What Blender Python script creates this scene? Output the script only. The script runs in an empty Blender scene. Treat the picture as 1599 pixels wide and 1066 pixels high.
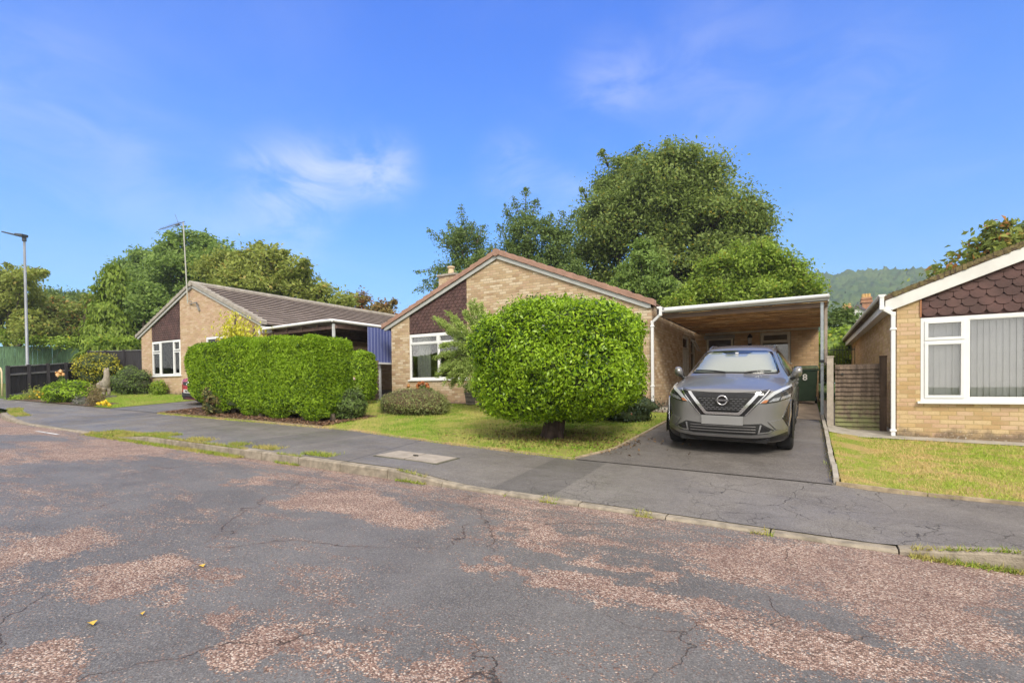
import bpy, bmesh, math, random
import numpy as np
from mathutils import Vector, Matrix
from mathutils.bvhtree import BVHTree
R = math.radians
scene = bpy.context.scene
# ------------------------------------------------------------------ camera
F, YAW, PITCH, ROLL, CYP = 790.45, .5265, -.0141, .0099, 612.8
def _rot(yaw, pitch, roll):
    return (Matrix.Rotation(yaw, 3, 'Z') @ Matrix.Rotation(pitch, 3, 'X') @ Matrix.Rotation(roll, 3, 'Y'))
CR = _rot(YAW, PITCH, ROLL)
EYE = Vector((0, 0, 1.5))
cam = bpy.data.objects.new('camera', bpy.data.cameras.new('camera'))
scene.collection.objects.link(cam)
cam.matrix_world = Matrix.Translation(EYE) @ (CR @ Matrix.Rotation(math.pi/2, 3, 'X')).to_4x4()
cam.data.sensor_width = 36
cam.data.lens = F/1599*36
cam.data.shift_y = (CYP-533)/1599
cam.data.clip_start = .05
cam.data.clip_end = 5000
scene.camera = cam
def at(px, py, Y):            # photo pixel + distance of the plane it stands in -> point
    r = CR @ Vector(((px-800)/F, 1, (CYP-py)/F))
    return EYE + r*(Y/r.y)
# ------------------------------------------------------------------ light
scene.view_settings.view_transform = 'Standard'
scene.view_settings.look = 'None'
scene.view_settings.exposure = 0.52
scene.view_settings.gamma = 1
SUN_EL, SUN_AZ = R(43), R(142)          # azimuth clockwise from +Y
w = bpy.data.worlds.new('World'); scene.world = w; w.use_nodes = True
nt = w.node_tree; N = nt.nodes; Lk = nt.links
def nd(tree, typ, **kw):
    n = tree.nodes.new(typ)
    for k, v in kw.items():
        if k.startswith('i_'):
            key = k[2:]; key = int(key) if key.isdigit() else key.replace('_', ' ')
            n.inputs[key].default_value = v
        else: setattr(n, k, v)
    return n
bg = N['Background']; bg.inputs[1].default_value = .12
sky = nd(nt, 'ShaderNodeTexSky', sky_type='NISHITA', sun_disc=False, sun_elevation=SUN_EL, sun_rotation=SUN_AZ, air_density=1.0, dust_density=.3, ozone_density=2.5)
tc = nd(nt, 'ShaderNodeTexCoord')
sep = nd(nt, 'ShaderNodeSeparateXYZ'); Lk.new(tc.outputs['Generated'], sep.inputs[0])
def wmath(op, a, b=None, c=None, clamp=False):
    n = nd(nt, 'ShaderNodeMath', operation=op, use_clamp=clamp)
    for i, v in enumerate((a, b, c)):
        if v is None: continue
        if isinstance(v, (int, float)): n.inputs[i].default_value = v
        else: Lk.new(v, n.inputs[i])
    return n.outputs[0]
# tint of the clear sky: deep saturated blue, paler low down
tr = nd(nt, 'ShaderNodeValToRGB')
e = tr.color_ramp.elements; e[0].position = 0; e[0].color = (.56, .90, 1.2, 1); e[1].position = .75; e[1].color = (.10, .74, 2.2, 1)
for ps_, cc_ in ((.12, (.47, .92, 1.32)), (.27, (.34, .92, 1.52)), (.42, (.24, .89, 1.78)), (.6, (.13, .80, 2.05))):
    m1 = tr.color_ramp.elements.new(ps_); m1.color = (*cc_, 1)
Lk.new(sep.outputs[2], tr.inputs[0])
mul = nd(nt, 'ShaderNodeMix', data_type='RGBA', blend_type='MULTIPLY'); mul.inputs[0].default_value = 1
Lk.new(sky.outputs[0], mul.inputs[6]); Lk.new(tr.outputs[0], mul.inputs[7])
# thin wisps ahead; unseen cloud bank overhead and behind, added for fill and reflections
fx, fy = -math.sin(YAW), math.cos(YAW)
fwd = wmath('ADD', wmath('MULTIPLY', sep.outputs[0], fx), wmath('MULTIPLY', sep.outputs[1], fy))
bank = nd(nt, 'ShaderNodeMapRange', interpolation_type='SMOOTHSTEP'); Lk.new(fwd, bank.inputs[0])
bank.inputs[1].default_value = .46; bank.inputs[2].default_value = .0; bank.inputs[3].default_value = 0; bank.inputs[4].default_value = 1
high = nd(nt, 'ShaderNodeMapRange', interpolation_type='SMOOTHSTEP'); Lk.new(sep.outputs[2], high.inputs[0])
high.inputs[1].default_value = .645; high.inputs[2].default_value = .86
fill_bank = wmath('MAXIMUM', bank.outputs[0], high.outputs[0])
zc = wmath('MAXIMUM', sep.outputs[2], .05)
div = nd(nt, 'ShaderNodeCombineXYZ')
Lk.new(wmath('DIVIDE', sep.outputs[0], wmath('ADD', zc, .25)), div.inputs[0]); Lk.new(wmath('DIVIDE', sep.outputs[1], wmath('ADD', zc, .25)), div.inputs[1])
cn = nd(nt, 'ShaderNodeTexNoise', i_Scale=1.6, i_Detail=7, i_Roughness=.58, i_Distortion=.4); Lk.new(div.outputs[0], cn.inputs['Vector'])
cl = nd(nt, 'ShaderNodeMapRange', interpolation_type='SMOOTHSTEP'); Lk.new(cn.outputs[0], cl.inputs[0])
cl.inputs[1].default_value = .42; cl.inputs[2].default_value = .75; cl.inputs[4].default_value = .05
# placed wisps (direction, angular radius, strength)
wisps = [((598, 262), .10, .33), ((455, 287), .13, .26), ((520, 278), .10, .25), ((950, 135), .12, .17), ((420, 345), .16, .16), ((800, 265), .10, .18), ((1120, 120), .2, .10), ((60, 170), .2, .10), ((1350, 150), .16, .10), ((230, 310), .16, .10), ((880, 300), .08, .12)]
acc = cl.outputs[0]
nrm = nd(nt, 'ShaderNodeVectorMath', operation='NORMALIZE'); Lk.new(tc.outputs['Generated'], nrm.inputs[0])
wn = nd(nt, 'ShaderNodeTexNoise', i_Scale=6.5, i_Detail=9, i_Roughness=.62, i_Distortion=.7)
mp = nd(nt, 'ShaderNodeMapping'); mp.inputs['Scale'].default_value = (1, 1, 2.2); Lk.new(nrm.outputs[0], mp.inputs[0]); Lk.new(mp.outputs[0], wn.inputs['Vector'])
wsum = None
for (px, py), rad, st in wisps:
    d = (at(px, py, 10)-EYE).normalized()
    ds = nd(nt, 'ShaderNodeVectorMath', operation='DISTANCE'); Lk.new(nrm.outputs[0], ds.inputs[0]); ds.inputs[1].default_value = d
    mr = nd(nt, 'ShaderNodeMapRange', interpolation_type='SMOOTHERSTEP'); Lk.new(ds.outputs['Value'], mr.inputs[0])
    mr.inputs[1].default_value = rad; mr.inputs[2].default_value = 0; mr.inputs[3].default_value = 0; mr.inputs[4].default_value = st
    wsum = mr.outputs[0] if wsum is None else wmath('ADD', wsum, mr.outputs[0])
wmr = nd(nt, 'ShaderNodeMapRange', interpolation_type='SMOOTHSTEP'); Lk.new(wn.outputs[0], wmr.inputs[0]); wmr.inputs[1].default_value = .30; wmr.inputs[2].default_value = .72
acc = wmath('ADD', acc, wmath('MULTIPLY', wsum, wmr.outputs[0]), clamp=True)
acc = wmath('MAXIMUM', acc, wmath('MULTIPLY', fill_bank, .93), clamp=True)
cn2 = nd(nt, 'ShaderNodeTexNoise', i_Scale=2.6, i_Detail=5); Lk.new(div.outputs[0], cn2.inputs['Vector'])
ccol = nd(nt, 'ShaderNodeValToRGB'); Lk.new(cn2.outputs[0], ccol.inputs[0])
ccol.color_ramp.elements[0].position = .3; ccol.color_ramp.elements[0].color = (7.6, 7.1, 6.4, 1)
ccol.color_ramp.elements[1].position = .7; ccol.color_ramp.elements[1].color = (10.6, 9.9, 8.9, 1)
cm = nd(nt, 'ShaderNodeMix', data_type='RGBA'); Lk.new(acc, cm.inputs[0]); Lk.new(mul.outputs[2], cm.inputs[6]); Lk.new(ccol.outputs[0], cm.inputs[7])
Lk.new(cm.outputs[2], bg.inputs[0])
sun = bpy.data.objects.new('sun', bpy.data.lights.new('sun', 'SUN')); scene.collection.objects.link(sun)
sun.data.energy = 2.7; sun.data.angle = R(20); sun.data.color = (1, .92, .79)
sd = Vector((math.sin(SUN_AZ)*math.cos(SUN_EL), math.cos(SUN_AZ)*math.cos(SUN_EL), math.sin(SUN_EL)))
sun.rotation_euler = sd.to_track_quat('Z', 'Y').to_euler()
scene.render.engine = 'CYCLES'
scene.cycles.max_bounces = 6; scene.cycles.diffuse_bounces = 4; scene.cycles.glossy_bounces = 3
scene.cycles.transparent_max_bounces = 8; scene.cycles.transmission_bounces = 3

# ------------------------------------------------------------------ object helpers
def link(o): scene.collection.objects.link(o); return o
def tag(o, label=None, cat=None, group=None, kind=None):
    if label: o['label'] = label
    if cat: o['category'] = cat
    if group: o['group'] = group
    if kind: o['kind'] = kind
    return o
def thing(name, loc, label, cat, group=None, rz=0, rot=None):
    o = bpy.data.objects.new(name, None); o.empty_display_size = .2; link(o)
    o.location = loc
    if rot is not None: o.rotation_euler = rot
    else: o.rotation_euler = (0, 0, rz)
    return tag(o, label, cat, group)
def root_of(o):
    while o.parent: o = o.parent
    return o
def make_obj(name, me, parent=None, local=False):
    o = bpy.data.objects.new(name, me); link(o)
    if parent is not None:
        if not local:
            off = Vector((0, 0, 0)); p = parent
            while p: off += p.location; p = p.parent
            me.transform(Matrix.Translation(-off))
        o.parent = parent
    return o
class MB:
    def __init__(s, xf=None): s.v = []; s.f = []; s.m = []; s.xf = xf
    def add(s, vs, fs, mi=0):
        b = len(s.v)
        s.v += [tuple(s.xf(Vector(p))) if s.xf else tuple(p) for p in vs]
        s.f += [tuple(i+b for i in f) for f in fs]; s.m += [mi]*len(fs)
        return s
    def box(s, x0, x1, y0, y1, z0, z1, mi=0):
        return s.add([(x0,y0,z0),(x1,y0,z0),(x1,y1,z0),(x0,y1,z0),(x0,y0,z1),(x1,y0,z1),(x1,y1,z1),(x0,y1,z1)],
                     [(0,3,2,1),(4,5,6,7),(0,1,5,4),(1,2,6,5),(2,3,7,6),(3,0,4,7)], mi)
    def prism(s, poly, a0, a1, ax='y', mi=0):      # poly in the other two axes
        n = len(poly)
        def P(p, a):
            return (p[0], a, p[1]) if ax == 'y' else ((a, p[0], p[1]) if ax == 'x' else (p[0], p[1], a))
        vs = [P(p, a0) for p in poly]+[P(p, a1) for p in poly]
        fs = [tuple(range(n)), tuple(range(2*n-1, n-1, -1))]+[(i, i+n, (i+1) % n+n, (i+1) % n) for i in range(n)]
        return s.add(vs, fs, mi)
    def beam(s, p0, p1, w, h, up=(0, 0, 1), mi=0):
        p0 = Vector(p0); p1 = Vector(p1); d = (p1-p0).normalized(); up = Vector(up)
        if abs(d.dot(up)) > .99: up = Vector((0, 1, 0))
        r = d.cross(up).normalized()*w/2; u = r.cross(d).normalized()*h/2
        vs = [p0-r-u, p0+r-u, p0+r+u, p0-r+u, p1-r-u, p1+r-u, p1+r+u, p1-r+u]
        return s.add(vs, [(0,1,2,3),(7,6,5,4),(0,4,5,1),(1,5,6,2),(2,6,7,3),(3,7,4,0)], mi)
    def tube(s, pts, rad, n=8, cap=True, mi=0):
        pts = [Vector(p) for p in pts]; k = len(pts)
        rads = rad if isinstance(rad, (list, tuple)) else [rad]*k
        ref = None; rings = []
        for i, p in enumerate(pts):
            d = (pts[min(i+1, k-1)]-pts[max(i-1, 0)]).normalized()
            if ref is None: ref = Vector((0, 0, 1)) if abs(d.z) < .9 else Vector((1, 0, 0))
            a = d.cross(ref).normalized(); b = a.cross(d).normalized(); ref = b
            rings.append([p+(a*math.cos(t)+b*math.sin(t))*rads[i] for t in [2*math.pi*j/n for j in range(n)]])
        vs = [q for r in rings for q in r]
        fs = [(i*n+j, i*n+(j+1) % n, (i+1)*n+(j+1) % n, (i+1)*n+j) for i in range(k-1) for j in range(n)]
        if cap: fs += [tuple(range(n-1, -1, -1)), tuple(range((k-1)*n, k*n))]
        return s.add(vs, fs, mi)
    def lathe(s, prof, c, n=16, mi=0):             # prof [(r,z)]
        vs = [(c[0]+r*math.cos(2*math.pi*j/n), c[1]+r*math.sin(2*math.pi*j/n), c[2]+z) for r, z in prof for j in range(n)]
        fs = [(i*n+j, i*n+(j+1) % n, (i+1)*n+(j+1) % n, (i+1)*n+j) for i in range(len(prof)-1) for j in range(n)]
        fs += [tuple(range(n-1, -1, -1)), tuple(range((len(prof)-1)*n, len(prof)*n))]
        return s.add(vs, fs, mi)
    def build(s, name, mat, parent=None, smooth=False, local=False, bevel=0, fixn=True):
        me = bpy.data.meshes.new(name); me.from_pydata(s.v, [], s.f)
        mats = mat if isinstance(mat, (list, tuple)) else [mat]
        for m in mats: me.materials.append(m)
        me.polygons.foreach_set('material_index', s.m)
        if fixn:
            bm = bmesh.new(); bm.from_mesh(me); bmesh.ops.recalc_face_normals(bm, faces=bm.faces); bm.to_mesh(me); bm.free()
        uvm(me)
        if smooth: me.shade_smooth()
        o = make_obj(name, me, parent, local)
        if bevel:
            b = o.modifiers.new('bevel', 'BEVEL'); b.width = bevel; b.segments = 2; b.limit_method = 'ANGLE'; b.angle_limit = R(40)
        return o
def uvm(me):                                        # box-projected UVs in metres
    uv = me.uv_layers.new(name='uv')
    nv = len(me.vertices); nl = len(me.loops)
    co = np.empty(nv*3, 'f'); me.vertices.foreach_get('co', co); co = co.reshape(-1, 3)
    li = np.empty(nl, 'i'); me.loops.foreach_get('vertex_index', li)
    nr = np.empty(len(me.polygons)*3, 'f'); me.polygons.foreach_get('normal', nr); nr = np.abs(nr.reshape(-1, 3))
    lt = np.empty(len(me.polygons), 'i'); me.polygons.foreach_get('loop_total', lt)
    ln = np.repeat(nr, lt, axis=0); p = co[li]
    zc = (ln[:, 2] > .75); yc = (~zc) & (ln[:, 1] >= ln[:, 0])
    u = np.where(zc | yc, p[:, 0], p[:, 1]); v = np.where(zc, p[:, 1], p[:, 2])
    uv.data.foreach_set('uv', np.stack([u, v], 1).astype('f').ravel())

# ------------------------------------------------------------------ materials
def newmat(name):
    m = bpy.data.materials.new(name); m.use_nodes = True; t = m.node_tree
    return m, t, t.nodes['Principled BSDF']
class NT:                                           # small node-graph writer
    def __init__(s, t): s.t = t
    def put(s, sock, v):
        if hasattr(v, 'is_linked') or hasattr(v, 'links'): s.t.links.new(v, sock)
        elif isinstance(v, tuple) and len(v) == 3 and sock.type == 'RGBA': sock.default_value = (*v, 1)
        else: sock.default_value = v
    def m(s, op, a, b=None, c=None, clamp=False):
        n = nd(s.t, 'ShaderNodeMath', operation=op, use_clamp=clamp)
        for i, v in enumerate((a, b, c)):
            if v is not None: s.put(n.inputs[i], v)
        return n.outputs[0]
    def mix(s, f, a, b, mode='MIX'):
        n = nd(s.t, 'ShaderNodeMix', data_type='RGBA', blend_type=mode)
        s.put(n.inputs[0], f); s.put(n.inputs[6], a); s.put(n.inputs[7], b); return n.outputs[2]
    def noise(s, vec, scale, detail=3, rough=.55, dist=0):
        n = nd(s.t, 'ShaderNodeTexNoise'); s.put(n.inputs['Vector'], vec); n.inputs['Scale'].default_value = scale
        n.inputs['Detail'].default_value = detail; n.inputs['Roughness'].default_value = rough; n.inputs['Distortion'].default_value = dist
        return n.outputs[0]
    def rng(s, v, a, b, c=0, d=1, smooth=True):
        n = nd(s.t, 'ShaderNodeMapRange', interpolation_type='SMOOTHSTEP' if smooth else 'LINEAR'); s.put(n.inputs[0], v)
        for i, x in enumerate((a, b, c, d)): n.inputs[i+1].default_value = x
        return n.outputs[0]
    def scale(s, vec, sc):
        n = nd(s.t, 'ShaderNodeVectorMath', operation='MULTIPLY'); s.put(n.inputs[0], vec); n.inputs[1].default_value = sc; return n.outputs[0]
    def xyz(s, vec):
        n = nd(s.t, 'ShaderNodeSeparateXYZ'); s.put(n.inputs[0], vec); return n.outputs
    def vec(s, x, y, z=0.):
        n = nd(s.t, 'ShaderNodeCombineXYZ')
        for i, v in enumerate((x, y, z)): s.put(n.inputs[i], v)
        return n.outputs[0]
    def ramp(s, v, stops, const=False):
        n = nd(s.t, 'ShaderNodeValToRGB'); s.put(n.inputs[0], v); cr = n.color_ramp
        if const: cr.interpolation = 'CONSTANT'
        while len(cr.elements) < len(stops): cr.elements.new(.5)
        for e, (p, c) in zip(cr.elements, stops): e.position = p; e.color = (*c, 1)
        return n.outputs[0]
    def white(s, vec):
        n = nd(s.t, 'ShaderNodeTexWhiteNoise', noise_dimensions='3D'); s.put(n.inputs[0], vec); return n.outputs[0]
    def voro(s, vec, scale, feature='F1', out='Distance'):
        n = nd(s.t, 'ShaderNodeTexVoronoi', feature=feature); s.put(n.inputs['Vector'], vec); n.inputs['Scale'].default_value = scale; return n.outputs[out]
    def bump(s, h, strength=.4, dist=.01, nrm=None):
        n = nd(s.t, 'ShaderNodeBump'); n.inputs['Strength'].default_value = strength; n.inputs['Distance'].default_value = dist
        s.put(n.inputs['Height'], h)
        if nrm is not None: s.put(n.inputs['Normal'], nrm)
        return n.outputs[0]
    def obj(s): return nd(s.t, 'ShaderNodeTexCoord').outputs['Object']
    def uv(s): return nd(s.t, 'ShaderNodeTexCoord').outputs['UV']
    def pos(s): return nd(s.t, 'ShaderNodeNewGeometry').outputs['Position']
    def island(s): return nd(s.t, 'ShaderNodeNewGeometry').outputs['Random Per Island']
_cache = {}
def P(name, col, rough=.6, var=.12, scale=6., bump=0., metal=0., spec=.5, coat=0., dirt=0., dirtcol=(.12, .1, .07)):
    if name in _cache: return _cache[name]
    m, t, b = newmat(name); g = NT(t); v = g.pos()
    n = g.noise(v, scale, 4)
    c = g.mix(g.rng(n, .3, .7), tuple(x*(1-var) for x in col), tuple(min(1, x*(1+var)) for x in col))
    if dirt: c = g.mix(g.m('MULTIPLY', g.rng(g.noise(v, scale*.35, 6, .7), .45, .75), dirt), c, dirtcol)
    g.put(b.inputs['Base Color'], c); b.inputs['Roughness'].default_value = rough; b.inputs['Metallic'].default_value = metal
    b.inputs['Specular IOR Level'].default_value = spec; b.inputs['Coat Weight'].default_value = coat
    if bump: g.put(b.inputs['Normal'], g.bump(g.noise(v, scale*8, 3), bump, .01))
    _cache[name] = m; return m
def brick(name, cols, mortar, dirtz=None, H=.075, W=.225, lichen=0.):
    m, t, b = newmat(name); g = NT(t); u, v, _ = g.xyz(g.uv())
    row = g.m('FLOOR', g.m('DIVIDE', v, H)); fv = g.m('FRACT', g.m('DIVIDE', v, H))
    uu = g.m('ADD', g.m('DIVIDE', u, W), g.m('MULTIPLY', g.m('MODULO', g.m('ADD', row, 1000), 2), .5))
    cu = g.m('FLOOR', uu); fu = g.m('FRACT', uu)
    r1 = g.white(g.vec(cu, row, 1.)); k = len(cols)
    c = g.ramp(r1, [(i/k, q) for i, q in enumerate(cols)], const=True)
    pn = g.pos(); n1 = g.noise(pn, 2.2, 3); n2 = g.noise(pn, 45, 3, .6)
    c = g.mix(g.rng(n2, .3, .75, 0, .35), c, (.34, .22, .12)); c = g.mix(g.rng(n1, .35, .7, 0, .3), c, (.62, .49, .33))
    mu = g.m('MAXIMUM', g.rng(fu, .03, .05, 1, 0), g.rng(fu, .975, .99, 0, 1)); mv = g.m('MAXIMUM', g.rng(fv, .07, .13, 1, 0), g.rng(fv, .92, .98, 0, 1))
    mk = g.m('MAXIMUM', mu, mv)
    mo = g.mix(n1, mortar, tuple(x*.75 for x in mortar))
    c = g.mix(g.m('MULTIPLY', mk, .85), c, mo)
    if dirtz is not None:
        z = g.xyz(pn)[2]; h = g.m('ADD', g.rng(z, dirtz, dirtz+.42, 1, 0), g.m('MULTIPLY', g.m('SUBTRACT', g.noise(pn, 5, 5, .7), .5), 1.5))
        c = g.mix(g.m('MULTIPLY', g.rng(h, .45, 1.0), .8), c, (.13, .10, .075))
        if lichen:
            c = g.mix(g.m('MULTIPLY', g.rng(h, .6, .9), g.rng(g.noise(pn, 30, 4, .7), .6, .66, 0, lichen)), c, (.6, .57, .5))
    g.put(b.inputs['Base Color'], c); b.inputs['Roughness'].default_value = .88; b.inputs['Specular IOR Level'].default_value = .25
    hh = g.m('ADD', g.m('MULTIPLY', g.m('SUBTRACT', 1, mk), 1), g.m('MULTIPLY', n2, .35))
    g.put(b.inputs['Normal'], g.bump(hh, .75, .006))
    return m
def tiles(name, c1, c2, W=.3, cH=.33, moss=0., mosscol=(.16, .15, .05)):
    m, t, b = newmat(name); g = NT(t); p = g.pos(); x, y, z = g.xyz(p)
    cu = g.m('FLOOR', g.m('DIVIDE', y, W)); cv = g.m('FLOOR', g.m('DIVIDE', z, .127))
    r1 = g.white(g.vec(cu, cv, 2.))
    c = g.mix(r1, c1, c2); n = g.noise(p, 9, 5, .65)
    c = g.mix(g.rng(n, .45, .8, 0, .5), c, tuple(q*1.35 for q in c2))
    if moss: c = g.mix(g.m('MULTIPLY', g.rng(g.noise(p, 4, 6, .75), .5, .62), moss), c, mosscol)
    g.put(b.inputs['Base Color'], c); b.inputs['Roughness'].default_value = .9; b.inputs['Specular IOR Level'].default_value = .2
    g.put(b.inputs['Normal'], g.bump(g.noise(p, 60, 3), .4, .006)); return m
def leafmat(name, c1, c2, c3=None, f3=.15, trans=.3, rough=.5, nscale=.9):
    m, t, b = newmat(name); g = NT(t); r = g.island(); p = g.pos()
    c = g.mix(r, c1, c2)
    c = g.mix(g.rng(g.noise(p, nscale, 3), .35, .7, 0, .6), c, tuple((a+q)/2*1.15 for a, q in zip(c1, c2)))
    if c3: c = g.mix(g.m('MULTIPLY', g.rng(g.white(g.vec(r, 3., 1.)), 1-f3, 1-f3+.02), g.rng(g.noise(p, nscale*.7, 2), .4, .62, .25, 1)), c, c3)
    g.put(b.inputs['Base Color'], c); b.inputs['Roughness'].default_value = rough; b.inputs['Specular IOR Level'].default_value = .35
    tb = nd(t, 'ShaderNodeBsdfTranslucent'); g.put(tb.inputs[0], g.mix(.5, c, (.45, .6, .08), 'MULTIPLY') if False else c)
    mx = nd(t, 'ShaderNodeMixShader'); mx.inputs[0].default_value = trans
    t.links.new(b.outputs[0], mx.inputs[1]); t.links.new(tb.outputs[0], mx.inputs[2]); t.links.new(mx.outputs[0], t.nodes['Material Output'].inputs[0])
    return m
def barkmat(name, col=(.10, .075, .055)):
    return P(name, col, .9, .35, 9, .8)
def glassmat(name, refl=.12, tint=(1, 1, 1)):
    m = bpy.data.materials.new(name); m.use_nodes = True; t = m.node_tree; t.nodes.remove(t.nodes['Principled BSDF'])
    tr = nd(t, 'ShaderNodeBsdfTransparent'); tr.inputs[0].default_value = (*tint, 1)
    gl = nd(t, 'ShaderNodeBsdfGlossy'); gl.inputs['Roughness'].default_value = .02
    fr = nd(t, 'ShaderNodeFresnel'); fr.inputs[0].default_value = 1.5
    ad = nd(t, 'ShaderNodeMath', operation='ADD', use_clamp=True); t.links.new(fr.outputs[0], ad.inputs[0]); ad.inputs[1].default_value = refl
    mx = nd(t, 'ShaderNodeMixShader'); t.links.new(ad.outputs[0], mx.inputs[0]); t.links.new(tr.outputs[0], mx.inputs[1]); t.links.new(gl.outputs[0], mx.inputs[2])
    t.links.new(mx.outputs[0], t.nodes['Material Output'].inputs[0]); return m
upvc = P('white_upvc', (.78, .79, .80), .35, .03, 3)
cream = P('old_white_paint', (.62, .58, .50), .5, .08, 5, dirt=.25)
barge_w = P('bargeboard_paint', (.70, .70, .68), .5, .05, 4, dirt=.15)
barge_g = P('grey_barge_paint', (.42, .43, .42), .5, .06, 4)
glass = glassmat('window_glass', .03); glass2 = glassmat('clear_glass', .09)
darkm = P('dark_gap', (.02, .018, .016), .9, .2)
BUFF = [(.49,.36,.22), (.55,.43,.29), (.43,.31,.19), (.61,.50,.36), (.50,.35,.24), (.57,.44,.28), (.38,.26,.16), (.66,.56,.42)]
brick_main = brick('buff_brick', BUFF, (.42, .34, .23), dirtz=.88)
brick_left = brick('pinkish_buff_brick', [(.52,.36,.23),(.58,.42,.29),(.46,.31,.2),(.60,.46,.33),(.54,.36,.26),(.50,.36,.22)], (.46, .38, .28), dirtz=1.18)
brick_right = brick('yellow_buff_brick', [(.56,.40,.20),(.60,.45,.26),(.50,.34,.17),(.60,.42,.28),(.46,.31,.16),(.63,.48,.27),(.55,.37,.24)], (.50, .38, .19), dirtz=.47, lichen=.9)
brick_shade = brick('brown_brick', [(.52,.34,.18),(.58,.40,.22),(.44,.29,.15),(.62,.44,.26),(.54,.35,.2)], (.42, .33, .22), dirtz=.8)
clad_m = P('maroon_hung_tiles', (.088, .044, .040), .75, .3, 3.5, .4, dirt=.3, dirtcol=(.15, .10, .08))
roof_left_m = tiles('mauve_brown_roof_tiles', (.25, .205, .185), (.34, .285, .26))
roof_main_m = tiles('red_brown_roof_tiles', (.22, .13, .10), (.29, .18, .14), moss=.4)
roof_right_m = tiles('dark_mossy_roof_tiles', (.085, .06, .045), (.13, .095, .07), moss=.9, mosscol=(.20, .17, .07))
verge_main_m = P('pink_brown_verge_tiles', (.36, .215, .165), .85, .12, 5, .5, dirt=.35, dirtcol=(.2, .14, .08))
verge_left_m = P('grey_verge_tiles', (.36, .33, .29), .85, .15, 5, .5, dirt=.4)

# ------------------------------------------------------------------ terrain
def kslope(x):
    t = min(1, max(0, (x-.2)/.5)); return .075+(.057-.075)*t
def G(x, y):
    s = -.026*max(-80, min(60, x))
    y = max(-30, y)
    if y < 5: return .15+s
    k = kslope(x)
    g = .16+k*(min(y, 12.9)-5)
    if y > 12.9: g += .04*(min(y, 30)-12.9)
    return g+s
def raise_(x):                                       # kerb upstand above the dropped height
    def ss(a, b, v): t = min(1, max(0, (v-a)/(b-a))); return t*t*(3-2*t)
    r = ss(.5, 1.4, x)+(1-ss(-4.9, -3.4, x))*ss(-12.6, -11, x)+(1-ss(-19.5, -17.6, x))
    return .10*min(1, r)
def kerbY(x):                                        # road edge; sweeps away round the corner at the far left
    d = max(0, -17.4-x); return 4.98+(.036*d*d if d < 5 else .9+.10*(min(d, 12)-5))
PB = [(-60, 7.7), (-16, 7.7), (-8.3, 7.6), (-5.5, 7.2), (-3, 7.0), (60, 7.0)]
def pback(x):
    for (x0, y0), (x1, y1) in zip(PB, PB[1:]):
        if x <= x1: return y0+(y1-y0)*(x-x0)/(x1-x0)
    return 7.0
def pavez(x, y):
    k0 = kerbY(x)+.12; k1 = max(pback(x), k0+.3)
    t = min(1, max(0, (y-k0)/(k1-k0))); a = .15-.026*x+.035+raise_(x); b = G(x, k1)
    return a+(b-a)*t if y <= k1 else G(x, y)
def sheet(name, xs, y0, y1, ny, zf, mat, zoff=0., label=None, cat=None, kind=None, parent=None, jit=0):
    rnd = random.Random(5); vs = []
    for x in xs:
        a = y0(x) if callable(y0) else y0; b = y1(x) if callable(y1) else y1
        for j in range(ny+1):
            y = a+(b-a)*j/ny
            vs.append((x, y, zf(x, y)+zoff+(rnd.uniform(-jit, jit) if jit else 0)))
    n = ny+1; fs = [(i*n+j, (i+1)*n+j, (i+1)*n+j+1, i*n+j+1) for i in range(len(xs)-1) for j in range(ny)]
    o = MB().add(vs, fs).build(name, mat, parent, smooth=True, fixn=False)
    return tag(o, label, cat, None, kind)
def fr(a, b, st):
    n = max(1, int(math.ceil((b-a)/st))); return [a+(b-a)*i/n for i in range(n+1)]

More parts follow.
